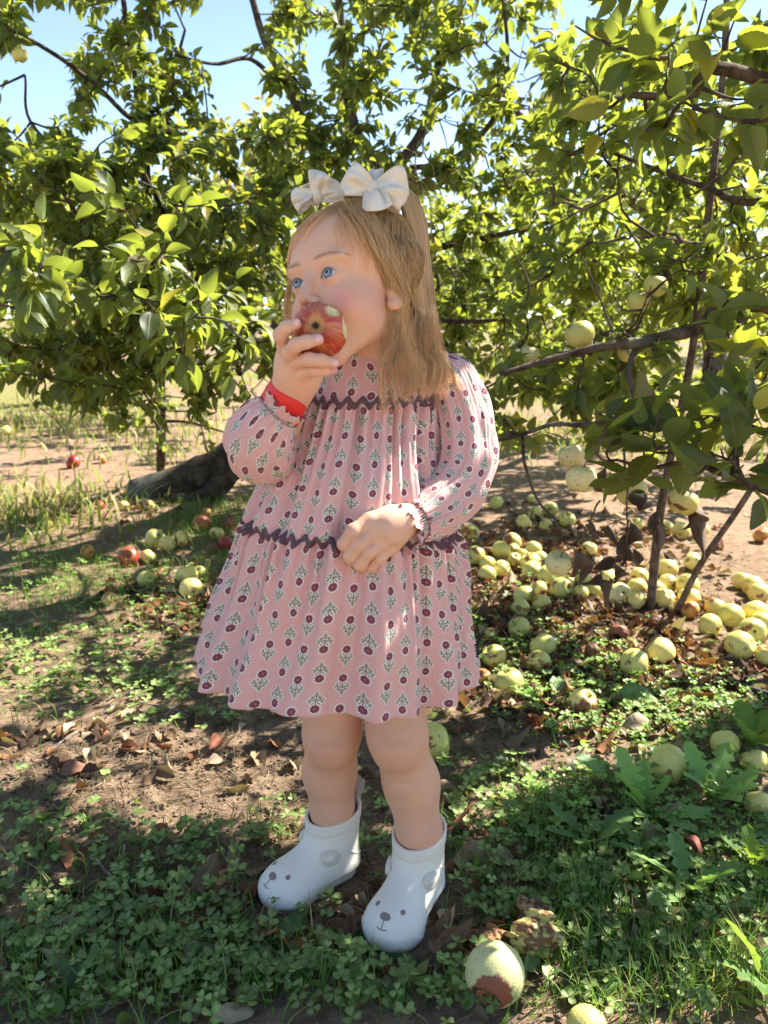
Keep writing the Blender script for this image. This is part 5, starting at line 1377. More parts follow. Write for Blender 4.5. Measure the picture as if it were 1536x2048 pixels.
for x, y, w_, k, l, g in [
    (1335, 1528, 80, 'green', 'pale apple under the dandelion leaves, left of three', G4), (1449, 1487, 56, 'green', 'pale apple behind dandelion leaves, farthest of three', G4),
    (1509, 1524, 56, 'green', 'pale apple with hollow beside dandelion leaves at the right edge', G4), (1517, 1604, 56, 'yellow', 'yellow apple low at the right edge among round leaves', G4),
    (866, 1478, 78, 'green', 'green apple just behind her left calf', G4), (1174, 2052, 84, 'green', 'pale apple cut by the bottom edge of the picture', G4),
    (146, 922, 29, 'red', 'bright red apple alone on the sunny dirt', G3), (204, 918, 20, 'orange', 'small orange apple right of the lone red one', G3),
    (309, 1071, 41, 'green', 'pale green apple topmost of the left trio', G3), (334, 1084, 36, 'yellow', 'yellow green apple in the middle of the left trio', G3),
    (364, 1077, 34, 'ystained', 'yellow apple with a brown top, right end of the left trio', G3), (403, 1047, 36, 'red', 'dull red apple in the grass above the left trio', G3),
    (412, 1027, 23, 'orange', 'small orange apple behind the dull red one', G3), (458, 1046, 34, 'brown', 'brown red rotting apple beside the skirt\'s left edge', G3),
    (434, 1066, 30, 'yellow', 'pale yellow apple between the red ones near the skirt', G3), (452, 1082, 33, 'red', 'red apple with a dark nick near the left edge of the skirt', G3),
    (423, 1094, 24, 'brown', 'little dark brown apple left of the nicked red one', G3), (256, 1108, 42, 'red', 'deep red apple left of the pale stemmed one', G3),
    (298, 1108, 32, 'green', 'pale apple with a stem hollow under the left trio', G3), (291, 1162, 34, 'green', 'pale green apple beneath a bright weed leaf', G3),
    (374, 1150, 44, 'yellow', 'yellow apple with its hollow toward us, upper of a left pair', G3), (399, 1144, 27, 'green', 'green apple hiding behind the upper one of a left pair', G3),
    (382, 1177, 46, 'yellow', 'yellow apple lying on dry leaves, lower of a left pair', G3), (248, 1013, 21, 'yellow', 'small yellow apple in shade by the old trunk', G3),
    (299, 1016, 22, 'ystained', 'pale split apple in shade at the trunk foot', G3), (199, 1012, 15, 'red', 'tiny dark red apple in the shaded grass at left', G3),
    (12, 862, 22, 'green', 'distant pale apple in the sunny weeds at the left edge', G3), (220, 1200, 32, 'blush', 'broken apple with red skin and yellow flesh in the clover', G3),
    (175, 1098, 30, 'orange', 'brownish decayed apple left of the deep red one', G3), (420, 850, 16, 'yellow', 'far yellow apple in the sun beside the young stem', G3),
    (560, 1412, 46, 'ystained', 'crumpled yellow brown apple remains under the front hem', G4)]: TR.append((x, y, w_, k, l, g))
for t in TR: fallen(*t)
# hanging fruit, each on its own stalk
def hanging(px, py, wpx, Y, kind, label):
    p = at(px, py, Y); s = FPX/(Y*CF-(p[2]-CAMZ)*SF); r = wpx/2/s
    o = put_apple(p, r, kind, label, 'apples hanging on the right tree', (rng.uniform(-.35, .35), rng.uniform(-.35, .35), rng.uniform(0, 6)), parts=True)
for q in [(1160, 668, 60, 1.85, 'green', 'yellow green apple hanging beside the thick bare bough'), (1310, 572, 48, 2.0, 'green', 'small green apple hanging above the thick bough'),
          (1277, 603, 48, 2.04, 'green', 'green apple hanging left of and below the small one above the bough'), (1142, 912, 54, 1.62, 'spotted', 'hanging pale apple with one dark spot, upper of two touching'),
          (1162, 958, 62, 1.60, 'spotted', 'hanging speckled tan apple, lower of two touching'), (1218, 968, 50, 1.66, 'yellow', 'yellow apple hanging behind the dark crumpled leaf'),
          (1264, 984, 62, 1.64, 'yellow', 'yellow apple hanging behind the shrivelled black fruit'), (1277, 995, 36, 1.55, 'black', 'shrivelled black fruit hanging in front of a yellow apple'),
          (1366, 1004, 62, 1.60, 'yellow', 'pale flat topped apple hanging right of the upright shoot'), (1118, 1127, 56, 1.60, 'spotted', 'heavily spotted pale apple hanging low above the heap'),
          (1256, 706, 40, 2.1, 'yellow', 'pale yellow apple half behind the thick bough\'s knot'), (1058, 708, 40, 2.0, 'spotted', 'pale apple with a black dot hanging right of her shoulder'),
          (40, 110, 30, 2.5, 'green', 'pale apple hanging in the top left corner against the sky')]: hanging(*q)

# ---- the large half rotten apple in the foreground
def lump_obj(name, f, lo, hi, h, col, label, cat, rough=.5):
    V, F = polygonise(f, lo, hi, h); mm = Mat(name+'_surface', rough, .4); mm.set('Base Color', mm.attr('col')); mm.bump(mm.noise(500, 4, mm.coord()), .4, .002)
    mb = MB(); mb.add(V, F, col(V)); o = mb.build(name, mm); return tag(o, label, cat)
hp = ground(990, 1948, .033); hr0 = .037
def hero(P):
    q = P-hp; d = ell(P, hp, (hr0*.98, hr0*.95, hr0*1.02)); d = smax(d, -sph(P, hp+np.array([.020, -.016, -.046]), .016), .010)
    return smax(d, -(sph(P, hp+np.array([-.022, -.041, -.016]), .0255)+(fbm(P[:, 0]*260, P[:, 2]*260, 5, 3)-.47)*.005), .002)
def herocol(V):
    q = V-hp; n = fbm(V[:, 0]*200, V[:, 2]*200+V[:, 1]*90, 6, 4); C = mixc(np.tile([.60, .58, .25], (len(V), 1)), sstep(n, .4, .7)*.5, (.64, .62, .34))
    dk = sstep(fbm(V[:, 0]*700, V[:, 2]*700+V[:, 1]*500, 4, 3), .66, .72)*(q[:, 2] > -.01)*(q[:, 0] < .018); C = mixc(C, dk*.8, (.08, .07, .04))
    b = sstep(np.linalg.norm((q-[-.008, -.036, .000])/[1, 1, 1.05], axis=1)+(fbm(q[:, 0]*110, q[:, 2]*110, 3, 4)-.47)*.016, .0268, .0240); C = mixc(C, b, (.27, .085, .04))
    c = sstep(sph(V, hp+np.array([-.022, -.041, -.016]), .0255), .004, .0005); C = mixc(C, c, (.33, .15, .05)); C = mixc(C, c*sstep(n, .45, .56), (.06, .03, .02)); return C
lump_obj('apple', hero, hp-.045, hp+.045, .0009, herocol, 'large pale apple with a brown rotten hollow in the front grass', 'apple')
def mush(c, r, seed, cl, cd, label, sx=(1, 1, .8)):
    c = np.asarray(c)
    f = lambda P: ell(P, c, (r*sx[0], r*sx[1], r*sx[2]))+(fbm(P[:, 0]*70+P[:, 1]*40, P[:, 2]*70+P[:, 1]*50, seed, 4)-.47)*r*1.0
    def col(V):
        n = fbm(V[:, 0]*160+3, V[:, 2]*160+V[:, 1]*100, seed+3, 4); return mixc(np.tile(np.array(cl), (len(V), 1)), sstep(n, .40, .55), cd)
    lump_obj('rotten_apple', f, c-r*1.7, c+r*1.7, .0014, col, label, 'rotten apple', .6)
mush(ground(1068, 1868, .026), .030, 3, (.56, .50, .18), (.22, .10, .04), 'yellow brown mushy apple chunk behind the large rotten apple', (1.1, .9, .9))
mush(ground(1062, 1820, .03), .020, 8, (.34, .20, .10), (.09, .045, .025), 'dark crumpled apple lump on top of the mushy chunk')
mush(ground(976, 1880, .012), .020, 5, (.30, .14, .04), (.10, .04, .02), 'brown shred of rotten apple left of the mushy chunk', (1.4, .8, .6))
mush(ground(578, 1404, .016), .030, 9, (.50, .40, .14), (.20, .11, .05), 'dry yellow mushy apple pulp below the front hem', (1.2, 1, .6))

# ================================================================== GROUND COVER (uncountable)
def scatter(blobs, z=0):
    out = []
    for px, py, rx, ry, n in blobs:
        k = 0
        while k < n:
            m_ = int(n-k)+8; X = rng.normal(px, rx, m_); Y = rng.normal(py, ry, m_); ok = (Y > 735) & (Y < 2230) & (X > -220) & (X < 1780); X = X[ok][:n-k]; Y = Y[ok][:n-k]
            x_ = (X-768)/FPX; u_ = -(Y-1024)/FPX; t_ = -CAMZ/(-SF+u_*CF); gx = x_*t_; gy = t_*(CF+u_*SF); out.append(np.stack([gx, gy, gz(gx, gy)], 1)); k += len(gx)
    P = np.concatenate(out)
    # keep clear of the boots
    q = np.ones(len(P), bool)
    for A_, d_ in ((LA, (-.46, -.89)), (RA, (-.80, -.60))):
        h = np.clip((P[:, 0]-A_[0])*d_[0]+(P[:, 1]-A_[1])*d_[1], -.0, .085); q &= np.hypot(P[:, 0]-A_[0]-h*d_[0], P[:, 1]-A_[1]-h*d_[1]) > .046
    return P[q]
def plantmat(name, tr=.3, rough=.6):
    m = Mat(name, rough, .3); c = m.attr('col'); n = m.noise(70, 3, m.coord()); c2 = m.mix(n.step(.3, .75)*.3, c, m.mix(.5, c, (.02, .03, .01))); m.set('Base Color', c2)
    m.translucent(m.mix(1.0, c, (1.6, 1.8, .8), 'MULTIPLY'), tr); return m
M_CLOVER = plantmat('clover_leaf', .32, .45); M_GRASS = plantmat('grass_blade', .3); M_DRY = plantmat('dry_matter', .15, .85)
def clover(P, s, hcm, col):
    n = len(P); mb = MB(); lv = np.array([(0, 0, 0), (-.36, .38, .10), (-.47, .72, .16), (-.27, .98, .14), (0, .88, .02), (.27, .98, .14), (.47, .72, .16), (.36, .38, .10), (0, .55, -.03)])
    lf = np.array([(8, 0, 1), (8, 1, 2), (8, 2, 3), (8, 3, 4), (8, 4, 5), (8, 5, 6), (8, 6, 7), (8, 7, 0)])
    hh = hcm*rng.uniform(.5, 1.3, n); top = P+np.stack([rng.normal(0, .35, n)*hh, rng.normal(0, .35, n)*hh, hh], 1)
    tilt = rng.normal(0, .28, (n, 3)); up = np.array([0, 0, 1.])+tilt; up /= np.linalg.norm(up, axis=1, keepdims=True); a0 = rng.uniform(0, 6.28, n); S_ = s*rng.uniform(.65, 1.25, n)
    col = col*rng.uniform(.75, 1.25, (n, 1))
    for k in range(3):
        a = a0+k*2.094+rng.normal(0, .12, n); d = np.stack([np.cos(a), np.sin(a), rng.normal(.05, .2, n)], 1); M = rot_from(d, up)
        V = np.einsum('nij,vj->nvi', M, lv)*S_[:, None, None]+top[:, None]; F = (lf[None]+np.arange(n)[:, None, None]*9).reshape(-1, 3)
        cc = np.repeat(col, 9, 0).reshape(n, 9, 3).copy(); cc[:, 8] = cc[:, 8]*1.5+.02; cc[:, 0] *= 1.1; mb.add(V.reshape(-1, 3), F, cc.reshape(-1, 3))
    mid = (P+top)/2+rng.normal(0, .002, (n, 3)); strands(mb, np.stack([P, mid, top], 1), .0006, col*[1.3, 1.1, .8]); return mb
BLUEG = np.array([.20, .27, .085]); 
pc = scatter([(110, 1900, 130, 90, 119), (330, 1880, 130, 80, 105), (430, 1960, 120, 60, 55), (70, 1660, 70, 45, 33), (200, 1690, 60, 30, 15), (440, 1690, 60, 25, 22), (560, 1650, 50, 25, 14), (330, 1770, 90, 30, 31),
              (200, 1340, 170, 45, 199), (60, 1300, 90, 60, 105), (330, 1390, 110, 35, 68), (420, 1430, 60, 20, 17), (640, 1960, 100, 50, 43), (860, 1960, 90, 50, 33), (610, 1830, 40, 25, 8), (720, 1700, 30, 40, 14), (690, 1570, 30, 30, 9), (650, 1900, 60, 30, 9),
              (970, 1570, 60, 40, 43), (1060, 1650, 80, 55, 79), (1000, 1790, 60, 60, 26), (1150, 1780, 100, 60, 79), (1300, 1750, 120, 70, 79), (1450, 1700, 90, 90, 65), (1480, 1880, 90, 60, 33), (1170, 1900, 80, 40, 33),
              (1180, 1420, 60, 45, 39), (1040, 1320, 60, 50, 43), (960, 1270, 30, 50, 20), (1390, 1450, 90, 35, 63), (930, 1640, 30, 30, 9), (780, 1985, 160, 35, 26), (1330, 2010, 150, 30, 19)])
tag(clover(pc, .0125, .024, BLUEG[None]*rng.choice([.8, 1, 1.25], (len(pc), 1))).build('clover', M_CLOVER), kind='stuff')
pw = scatter([(1180, 1390, 90, 45, 210), (1050, 1300, 60, 50, 190), (1400, 1420, 110, 40, 300), (930, 1290, 25, 45, 70), (1060, 1180, 70, 30, 60), (1480, 1650, 60, 90, 150), (1180, 1330, 90, 40, 120), (1300, 1600, 120, 60, 150), (260, 1180, 110, 40, 210), (80, 1150, 90, 40, 250), (1140, 1600, 90, 40, 125), (400, 1240, 70, 25, 70)])
tag(clover(pw, .0085, .026, np.array([[.19, .30, .07]])*rng.choice([.8, 1, 1.3], (len(pw), 1))).build('weeds', M_CLOVER), kind='stuff')
plw = scatter([(150, 1900, 170, 100, 330), (420, 1900, 120, 80, 170), (150, 1680, 120, 40, 80), (1100, 1750, 160, 100, 300), (1350, 1800, 150, 120, 340), (1150, 1420, 130, 40, 200), (200, 1330, 170, 50, 240), (1400, 1470, 120, 40, 160), (800, 1980, 200, 40, 90)])
n_ = len(plw); mb = MB(); a_ = rng.uniform(0, 6.28, n_); e_ = rng.uniform(.1, 1.1, n_); dd = np.stack([np.cos(a_)*np.cos(e_), np.sin(a_)*np.cos(e_), np.sin(e_)], 1)
add_leaves(mb, plw+dd*.008, dd, np.array([0, 0, 1.])+rng.normal(0, .4, (n_, 3)), rng.uniform(.010, .034, n_), np.array([[.12, .21, .05], [.16, .25, .05], [.09, .16, .05], [.22, .26, .07], [.30, .22, .12]])[rng.integers(0, 5, n_)]*rng.uniform(.7, 1.3, (n_, 1)), [leaf_template(6, .5, .6, .05, .6), leaf_template(6, .2, .2, .08, .35), leaf_template(6, .9, 1.2, .05, .5)])
tag(mb.build('low_weeds', M_CLOVER), kind='stuff')
def blades(P, L, wd, col, lean=.5):
    n = len(P); t = np.linspace(0, 1, 5); ln = L*rng.uniform(.45, 1.3, n); a = rng.uniform(0, 6.28, n); le = rng.uniform(.1, 1, n)*lean
    dx = np.cos(a)*le*ln; dy = np.sin(a)*le*ln; sx = -np.sin(a); sy = np.cos(a); ww = wd*rng.uniform(.6, 1.3, n)
    c = P[:, None]+np.stack([dx[:, None]*t**1.8, dy[:, None]*t**1.8, ln[:, None]*(t-.35*le[:, None]*t**2.5)], -1)
    w_ = (ww[:, None]*(1-t**2.2*.95))[..., None]*np.stack([sx, sy, 0*sx], -1)[:, None]
    V = np.stack([c-w_, c+w_], 2); i = np.arange(4); f = np.stack([i*2, i*2+1, i*2+3, i*2+2], 1); F = (f[None]+(np.arange(n)*10)[:, None, None]).reshape(-1, 4)
    mb = MB(); mb.add(V.reshape(-1, 3), F, np.repeat(col, 10, 0)); return mb
pg = scatter([(150, 1950, 160, 70, 420), (450, 1940, 120, 60, 260), (300, 1750, 150, 50, 160), (1000, 1700, 150, 90, 300), (420, 1045, 70, 26, 2240), (470, 1130, 50, 30, 420), (1360, 1930, 110, 60, 630), (1200, 1850, 90, 50, 294), (1060, 1650, 30, 25, 182), (1130, 1780, 60, 40, 182), (300, 1130, 110, 50, 630), (90, 1120, 90, 50, 979), (120, 1230, 110, 50, 489), (1500, 1780, 50, 60, 112), (60, 1400, 60, 60, 112), (560, 1660, 40, 20, 56), (1250, 2000, 150, 30, 210), (700, 1990, 300, 30, 112), (520, 1000, 30, 30, 280), (1080, 980, 200, 30, 210)])
n_ = len(pg); cg = np.where(rng.random((n_, 1)) < .2, np.array([[.30, .26, .10]]), np.array([[.12, .22, .04]]))*rng.uniform(.7, 1.3, (n_, 1))
tag(blades(pg, .05, .0010, cg, .9).build('grass', M_GRASS), kind='stuff')
# sunny field weeds and straw beyond
pf = scatter([(60, 850, 130, 22, 900), (250, 830, 130, 20, 450), (90, 750, 160, 10, 700), (1000, 850, 200, 20, 900), (1300, 880, 200, 24, 1100), (1450, 800, 200, 20, 800), (750, 760, 500, 12, 1500), (60, 1020, 110, 30, 500), (330, 900, 100, 30, 250)])
n_ = len(pf); cf = np.where(rng.random((n_, 1)) < .45, np.array([[.40, .34, .15]]), np.array([[.20, .25, .06]]))*rng.uniform(.7, 1.25, (n_, 1))
tag(blades(pf, .11, .0055, cf, 1.1).build('field_weeds', M_GRASS), kind='stuff')
# fallen leaf litter
pl_ = scatter([(1010, 1240, 80, 50, 289), (1150, 1290, 110, 50, 561), (1330, 1340, 120, 40, 340), (1200, 1420, 120, 30, 238), (1000, 1130, 80, 40, 204), (1100, 1100, 120, 40, 221), (1250, 1200, 110, 30, 204), (1450, 1330, 90, 40, 119), (400, 1215, 70, 25, 187), (330, 1190, 80, 30, 102), (960, 1400, 60, 20, 68), (1300, 1080, 140, 40, 102), (300, 1010, 130, 30, 102), (250, 1500, 220, 40, 68), (800, 1600, 300, 120, 44), (900, 1900, 200, 60, 51), (1200, 1700, 150, 90, 37), (200, 1850, 200, 90, 51), (600, 1750, 80, 60, 20)])
n_ = len(pl_); mb = MB(); LC = np.array([[.15, .085, .05], [.09, .05, .032], [.27, .18, .11], [.20, .075, .04], [.36, .27, .18], [.24, .11, .05]])
d_ = rng.normal(0, 1, (n_, 3)); d_[:, 2] *= .22; nn_ = np.array([0, 0, 1.])+rng.normal(0, .55, (n_, 3))
LT_DRY = [leaf_template(7, .9, .5, .10), leaf_template(7, -.6, -.8, .14), leaf_template(7, 1.4, 1.2, .08, .5)]
add_leaves(mb, pl_+[0, 0, .006], d_, nn_, rng.uniform(.025, .058, n_), LC[rng.integers(0, 6, n_)]*rng.uniform(.7, 1.3, (n_, 1)), LT_DRY)
tag(mb.build('leaf_litter', M_DRY), kind='stuff')
# straw and rootlets
ps = scatter([(300, 1530, 260, 60, 900), (700, 1700, 160, 110, 420), (1050, 1300, 200, 120, 700), (200, 1850, 240, 100, 500), (1250, 1800, 200, 130, 300), (180, 1180, 200, 70, 500), (1300, 1100, 200, 60, 500), (860, 1500, 120, 50, 220), (300, 960, 220, 30, 300)])
n_ = len(ps); a = rng.uniform(0, 6.28, n_); L_ = rng.uniform(.008, .035, n_); d = np.stack([np.cos(a), np.sin(a), rng.normal(0, .12, n_)], 1)*L_[:, None]; s_ = np.stack([-np.sin(a), np.cos(a), 0*a], 1)*rng.normal(0, .006, (n_, 1))
mb = MB(); cst = np.array([[.34, .25, .15], [.22, .15, .09], [.42, .34, .22]])[rng.integers(0, 3, n_)]
strands(mb, np.stack([ps-d+[0, 0, .002], ps-d*.3+s_+[0, 0, .004], ps+d*.4+s_*.6+[0, 0, .005], ps+d+[0, 0, .002]], 1), rng.uniform(.0004, .0009, n_), cst)
tag(mb.build('straw', M_DRY), kind='stuff')
# soil crumbs
pk = scatter([(350, 1520, 320, 70, 1500), (680, 1720, 200, 100, 800), (1100, 1350, 260, 120, 900), (800, 1900, 300, 80, 500), (200, 1800, 250, 120, 500), (1300, 1150, 260, 60, 700), (1100, 1550, 200, 60, 400)])
n_ = len(pk)
ico = bpy.data.meshes.new('t'); import bmesh; bm = bmesh.new(); bmesh.ops.create_icosphere(bm, subdivisions=1, radius=1); iv = np.array([v.co[:] for v in bm.verts]); fi = np.array([[v.index for v in f.verts] for f in bm.faces]); bm.free()
Rr = (rng.uniform(.0012, .0042, n_)**1)[:, None, None]; V = iv[None]*(1+rng.normal(0, .22, (n_, len(iv), 1)))*Rr*np.array([1, 1, .7])+pk[:, None]+[0, 0, .001]
mb = MB(); mb.add(V.reshape(-1, 3), (fi[None]+(np.arange(n_)*len(iv))[:, None, None]).reshape(-1, 3), np.repeat(np.array([[.16, .108, .070]])*rng.uniform(.5, 1.6, (n_, 1)), len(iv), 0))
msc = Mat('crumb', .95, .1); msc.set('Base Color', msc.attr('col')); tag(mb.build('soil_crumbs', msc, smooth=False), kind='stuff')

# ================================================================== single leaves, plants, sticks
def single_leaf(px, py, Lpx, ang, col, label, group='large fallen leaves', tmpl=0, up=(0, -.3, 1), lift=.008, tilt=.15, T=None):
    p = ground(px, py, .01); p[2] = gz(p[0], p[1])+lift; s = FPX/(p[1]*CF-(p[2]-CAMZ)*SF); L = Lpx/s
    mb = MB(); d = np.array([[math.cos(ang), math.sin(ang), tilt]]); u_ = np.array([up], float)
    tt = (T or [leaf_template(15, .5, .4, .09, .62), leaf_template(15, -.5, -.7, .13, .7), leaf_template(15, 1.0, .9, .08, .5)])[tmpl]
    st = p-d[0]*L*.5
    add_leaves(mb, st[None], d, u_, np.array([L]), np.array([col], float), [tt]); 
    tube(mb, np.array([st-d[0]*L*.22+[0, 0, -.004], st-d[0]*L*.1, st]), .0009, 4, np.array(col)*.7)
    return tag(mb.build('leaf', M_LEAFDRY, thick=.0005), label, 'leaf', group)
M_LEAFDRY = leaf_material('fallen_leaf', .7, .15)
BR = (.16, .085, .045); TN = (.34, .23, .14); RD = (.25, .055, .03); GR = (.11, .19, .05)
for q in [(418, 1772, 74, 1.3, BR, 'curled dark brown leaf standing just left of the boot toe', 1, (.2, -1, .4), .03, .5), (134, 1764, 62, .5, (.30, .14, .07), 'orange brown leaf lying in clover at the left', 0), (152, 1540, 66, .2, (.27, .12, .07), 'reddish brown leaf alone on the bare dirt', 0),
          (300, 1545+10, 40, 1.0, BR, 'small dark leaf on the bare dirt near the sun flecks', 1), (60, 1880, 60, .9, (.22, .16, .12), 'grey brown leaf buried in the lower left clover', 1), (118, 1850, 70, .3, TN, 'tan crumpled leaf beside the buried grey one', 1),
          (962, 1722, 116, -.25, TN, 'large tan dry leaf lying right of the nearer boot', 0), (1388, 1716, 78, -.9, RD, 'dark red leaf standing among the weeds at the right', 2, (.6, -.6, .3), .03), (1318, 1682, 96, -.5, TN, 'brown dry leaf just left of the dark red one', 0),
          (902, 1574, 74, .1, TN, 'tan leaf curled behind her left calf', 2), (1150, 1526, 58, .8, (.42, .33, .25), 'pale torn leaf on the dirt right of the green apple', 1), (905, 1892, 80, .5, BR, 'crumpled brown leaf left of the large rotten apple', 1, (-.2, -.4, 1), .02), (868, 1900, 60, 1.6, (.2, .11, .07), 'dark folded leaf between boot and rotten apple', 2, (0, -.5, 1), .02),
          (1094, 1952, 48, 1.4, (.45, .46, .22), 'pale yellow green leaf right of the large rotten apple', 0, (0, -1, .5), .02), (1062, 1925, 74, 1.1, (.16, .25, .07), 'fresh green leaf tucked behind the large rotten apple', 0, (.5, -.6, .5), .02),
          (1113, 1380, 66, 1.5, (.22, .32, .16), 'green leaf standing upright in the litter', 0, (.1, -1, .3), .03, .6), (1280, 1405, 110, -.45, (.20, .33, .10), 'long bright green fallen leaf pointing down right', 0, (0, -.4, 1), .02), (1372, 1424, 58, .3, RD, 'red brown leaf near the hose', 0), (1000, 1397, 66, -.1, TN, 'tan leaf in front of the pale apple by the hem', 2),
          (1075, 1390, 44, 1.2, (.5, .38, .10), 'small yellow leaf left of the upright green one', 0, (.3, -.8, .4), .02), (1050, 1390+5, 50, 2.4, (.2, .34, .08), 'green leaf resting beside the pale apple', 0, (0, -.6, .8), .02), (230, 1210, 40, .6, TN, 'dry leaf leaning on the broken red apple', 1), (470, 1225, 60, 1.8, (.36, .26, .19), 'pale brown leaf touching the left side of the skirt', 1), (440, 1235, 50, .9, TN, 'curled tan leaf on the litter left of the skirt', 1),
          (1300, 1455, 120, .05, (.34, .25, .17), 'long tan strip of dry leaf above the green weeds', 2), (1200, 1180, 50, .5, BR, 'brown leaf between the fallen apples', 1), (1040, 1255, 60, .2, (.45, .34, .24), 'pale leaf in a sun fleck left of the heap', 0), (1310, 1290, 46, 1.9, TN, 'upright tan leaf just right of the pale pair of apples', 0, (0, -1, .4), .02)]:
    single_leaf(*q[:6], tmpl=q[6], **({'up': q[7], 'lift': q[8]} if len(q) > 8 else {}), **({'tilt': q[9]} if len(q) > 9 else {}))
def lobed(nr=19, wid=.30, teeth=.38, curl=.5, fold=.3):
    t = np.linspace(0, 1, nr); w_ = wid/2*(.25+.75*np.sin(np.pi*t**1.5)**.8); w_ = w_*(1+teeth*((np.arange(nr) % 3) == 1)-teeth*.8*((np.arange(nr) % 3) == 0)*(t < .8)); w_[t < .15] *= .35; w_[-1] = 0
    V = []; U = []
    for i, tt in enumerate(t):
        for s in (-1, -.5, 0, .5, 1): V.append((s*w_[i], tt-.06*curl*tt+abs(s)*.02, -curl*tt**2.2*.45+fold*abs(s)*w_[i]+.02*math.sin(tt*11+s*3)*abs(s))); U.append((s*.5+.5, tt))
    return np.array(V), grid_faces(5, nr), np.array(U)
LOB = [lobed(), lobed(19, .36, .25, .8, .15), lobed(22, .26, .45, .3, .4)]; PLT = [leaf_template(13, .25, .5, .02, .42), leaf_template(13, .4, .8, .03, .36)]
M_WEED = leaf_material('weed_leaf', .5, .3)
def rosette(px, py, n, Lm, tmpls, col, label, elev=(.5, 1.15), name='dandelion', cat='weed', group='leafy weeds in the foreground'):
    p = ground(px, py); p[2] = gz(p[0], p[1]); mb = MB(); r0 = empty(name, tuple(p), label, cat, group)
    for k in range(n):
        a = k*2.4+rng.uniform(-.3, .3)+px; e = rng.uniform(*elev); d = np.array([[math.cos(a)*math.cos(e), math.sin(a)*math.cos(e), math.sin(e)]]); mb = MB()
        add_leaves(mb, p[None]+[0, 0, .004], d, np.array([[0, 0, 1.]])+rng.normal(0, .2, (1, 3)), np.array([Lm*.98*rng.uniform(.65, 1.15)]), np.array([col])*rng.uniform(.8, 1.25), [tmpls[k % len(tmpls)]]); mb.build('leaf', M_WEED, r0)
DG = (.17, .32, .08)
for q in [(1290, 1640, 9, .105, LOB, DG, 'tall dandelion rosette in front of the left pale apple'), (1225, 1570, 6, .085, LOB, (.10, .20, .05), 'dandelion with drooping leaves left of the tall one'), (1420, 1600, 8, .10, LOB, DG, 'dandelion between two pale apples at the right'),
          (1500, 1500, 7, .11, LOB, (.12, .25, .04), 'bright dandelion by the right edge, highest of them'), (1185, 1700, 6, .085, LOB, (.09, .18, .05), 'dark dandelion in clover left of the brown leaf'), (1370, 1790, 6, .09, LOB, DG, 'dandelion with upright leaves below the red leaf'),
          (1500, 1740, 6, .085, LOB, (.11, .22, .04), 'pale green dandelion at the right edge below the yellow apple'), (1525, 1975, 6, .09, LOB, (.11, .22, .05), 'dandelion with broad pale leaf at the lower right corner')]: rosette(*q)
for q in [(560, 1895, 4, .065, PLT, (.10, .17, .05), 'broad ribbed plantain leaves between the boots at the front', (.1, .5)), (760, 1912, 5, .085, PLT, (.055, .12, .035), 'dark plantain leaves under the nearer boot toe', (.0, .2)), (690, 1930, 4, .08, PLT, (.09, .16, .04), 'light plantain leaves left of the nearer boot toe', (.0, .3)),
          (1280, 1720, 5, .05, PLT, (.11, .24, .04), 'small round leaved weed below the tall dandelion', (.4, 1)), (790, 1990, 4, .055, PLT, (.16, .2, .07), 'yellowish plantain near the bottom middle', (.1, .5)), (190, 1670, 4, .035, PLT, (.12, .2, .05), 'small oval leaved weed at the left', (.3, .8)), (150, 1990, 5, .05, PLT, (.09, .15, .04), 'oval leaved weed in the bottom left corner', (.3, .9)), (470, 1110+8, 4, .05, PLT, (.10, .22, .03), 'upright green weed left of the waist trim', (.8, 1.3)), (300, 1180, 5, .05, PLT, (.2, .36, .09), 'sunlit light green weed below the pale apples', (.3, 1.0))]:
    rosette(*q[:7], elev=q[7], name='plantain')
def stick(pts, r, label, col=(.17, .14, .12), name='stick'):
    P = catmull(pts, 24); P[:, 2] = np.maximum(P[:, 2], gz(P[:, 0], P[:, 1])+r*.6); P += rng.normal(0, r*.25, P.shape); mb = MB(); tube(mb, P, np.linspace(r, r*.45, 24)*rng.uniform(.8, 1.2, 24), 7)
    mm = bark_material(name+'_bark', tuple(c*.5 for c in col), tuple(c*1.5 for c in col), 90); tag(mb.build(name, mm), label, 'stick', 'sticks on the ground')
gp_ = lambda x, y, z=.006: ground(x, y, z)
stick([gp_(1270, 1848, .03), gp_(1277, 1920, .01), gp_(1292, 1990), gp_(1305, 2060)], .0032, 'dark knobbly stick right of the large rotten apple')
stick([gp_(1130, 1985), gp_(1215, 2000), gp_(1290, 2010), gp_(1380, 1990), gp_(1450, 1940, .02)], .003, 'thin dark stick crossing low near the bottom right')
stick([gp_(192, 1720, .02), gp_(215, 1745), gp_(260, 1780), gp_(320, 1815), gp_(400, 1840)], .0026, 'grey curved twig lying on the dirt left of the boots', (.32, .25, .19))
stick([gp_(250, 1690, .02), gp_(240, 1740, .012), gp_(262, 1780, .01)], .0017, 'thin grey side twig beside the curved one', (.32, .25, .19))
stick([gp_(100, 1500), gp_(130, 1480), gp_(155, 1465)], .0022, 'short pale stick on the shaded dirt at left', (.33, .3, .28))
stick([gp_(270, 1395+10), gp_(350, 1420), gp_(400, 1445)], .0020, 'pale stick among clover left of the hem', (.3, .26, .24))
stick([gp_(180, 1195), gp_(200, 1225), gp_(235, 1265)], .0026, 'dark curved stick below the broken apple', (.12, .09, .07))
mhs = Mat('hose_rubber', .5, .4); mhs.set('Base Color', (.018, .02, .022)); mhs.bump(mhs.noise(60, 3, mhs.coord()), .1, .002)
mb = MB(); tube(mb, catmull([gp_(1210, 1308, .0), gp_(1290, 1332, .006), gp_(1400, 1352, .006), gp_(1500, 1378, .006), gp_(1700, 1440, .006)], 40), .0075, 12); tag(mb.build('hose', mhs), 'black irrigation hose half buried in the leaf litter', 'hose')
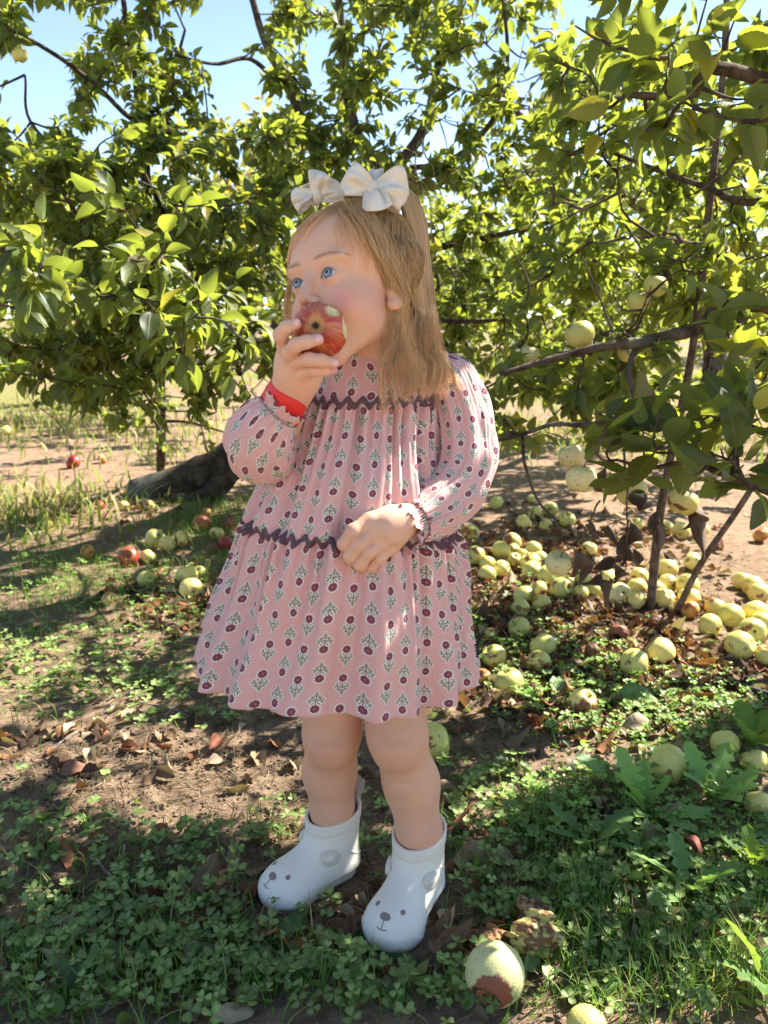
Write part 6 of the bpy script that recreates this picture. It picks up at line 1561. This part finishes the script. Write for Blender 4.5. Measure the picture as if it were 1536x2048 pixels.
# thin dry weed stem in front of the lone red apple
mb = MB(); tube(mb, catmull([gp_(153, 1010, 0), at(147, 930, 2.9), at(120, 850, 2.85), at(60, 800, 2.8), at(55, 760, 2.8), at(75, 740, 2.8)], 40), .0016, 5)
mws = Mat('weed_stem_skin', .8); mws.set('Base Color', (.20, .11, .05)); tag(mb.build('weed_stem', mws), 'thin reddish weed stem arching above the lone red apple', 'weed')
# ---- withered leaf clusters hanging from broken twigs
M_WITH = plantmat('withered_leaf', .12, .8)
def withered(label, twig, leaves, r=.0030):
    root = empty('withered_branch', tuple(twig[0]), label, 'withered branch', 'dead twigs with brown leaves'); mb = MB(); P = catmull(twig, 20); tube(mb, P+rng.normal(0, .0012, P.shape), np.linspace(r, .0012, 20), 6); mb.build('twig', M_BARK, root)
    W1 = [leaf_template(17, 1.9, .5, .26, .46), leaf_template(17, -2.2, -.6, .30, .44), leaf_template(17, 2.6, 1.1, .22, .5)]
    for i, (x, y, Lp, an) in enumerate(leaves):
        Y = twig[0][1]+rng.uniform(-.03, .03); p = at(x, y, Y); s = FPX/(Y*CF); L = Lp/s; d = np.array([[math.sin(an), rng.normal(0, .15), -math.cos(an)]]); mb = MB()
        add_leaves(mb, p[None]-d*L*.5, d, np.array([[rng.normal(0, .6), -1, rng.normal(0, .4)]]), np.array([L]), np.array([[.15, .10, .075]])*rng.uniform(.7, 1.5), [W1[i % 3]])
        j = int(np.argmin(np.linalg.norm(P-(p-d[0]*L*.5), axis=1))); tube(mb, np.array([P[j], (P[j]+p-d[0]*L*.5)/2+[0, 0, .01], p-d[0]*L*.5]), .0008, 4, (.07, .045, .03)); mb.build('withered_leaf', M_WITH, root, thick=.0006)
withered('dead twig with many brown curled leaves hanging over the heap', [at(1245, 880, 1.62), at(1252, 960, 1.61), at(1255, 1060, 1.60), at(1250, 1140, 1.6)], [(1208, 968, 66, .1), (1186, 1060, 40, .6), (1262, 1075, 70, .1), (1240, 1110, 60, -.4), (1225, 1070, 50, .5), (1205, 1130, 58, -.9), (1232, 1150, 52, .2), (1218, 1185, 58, -.2), (1275, 1120, 50, .4), (1250, 1100, 70, -.1)])
withered('left dead twig with two dark rolled leaves above the heap', [at(1200, 1000, 1.6), at(1175, 1050, 1.6), at(1150, 1090, 1.6)], [(1150, 1130, 74, .15), (1172, 1140, 62, -.35), (1098, 1118, 44, -.8), (1185, 1160, 50, -.9)], .0022)
withered('dead twig with folded leaf against the upright shoot', [at(1330, 930, 1.62), at(1325, 990, 1.61), at(1310, 1030, 1.6)], [(1308, 1050, 60, -.1), (1318, 1075, 56, .2), (1290, 1010, 44, .5)], .0022)
withered('long dark leaf drooping between the shoots', [at(1345, 1000, 1.62), at(1365, 1005, 1.6), at(1385, 1020, 1.6)], [(1368, 1022, 56, 1.0), (1398, 1062, 90, .35), (1386, 1045, 50, .1)], .0022)
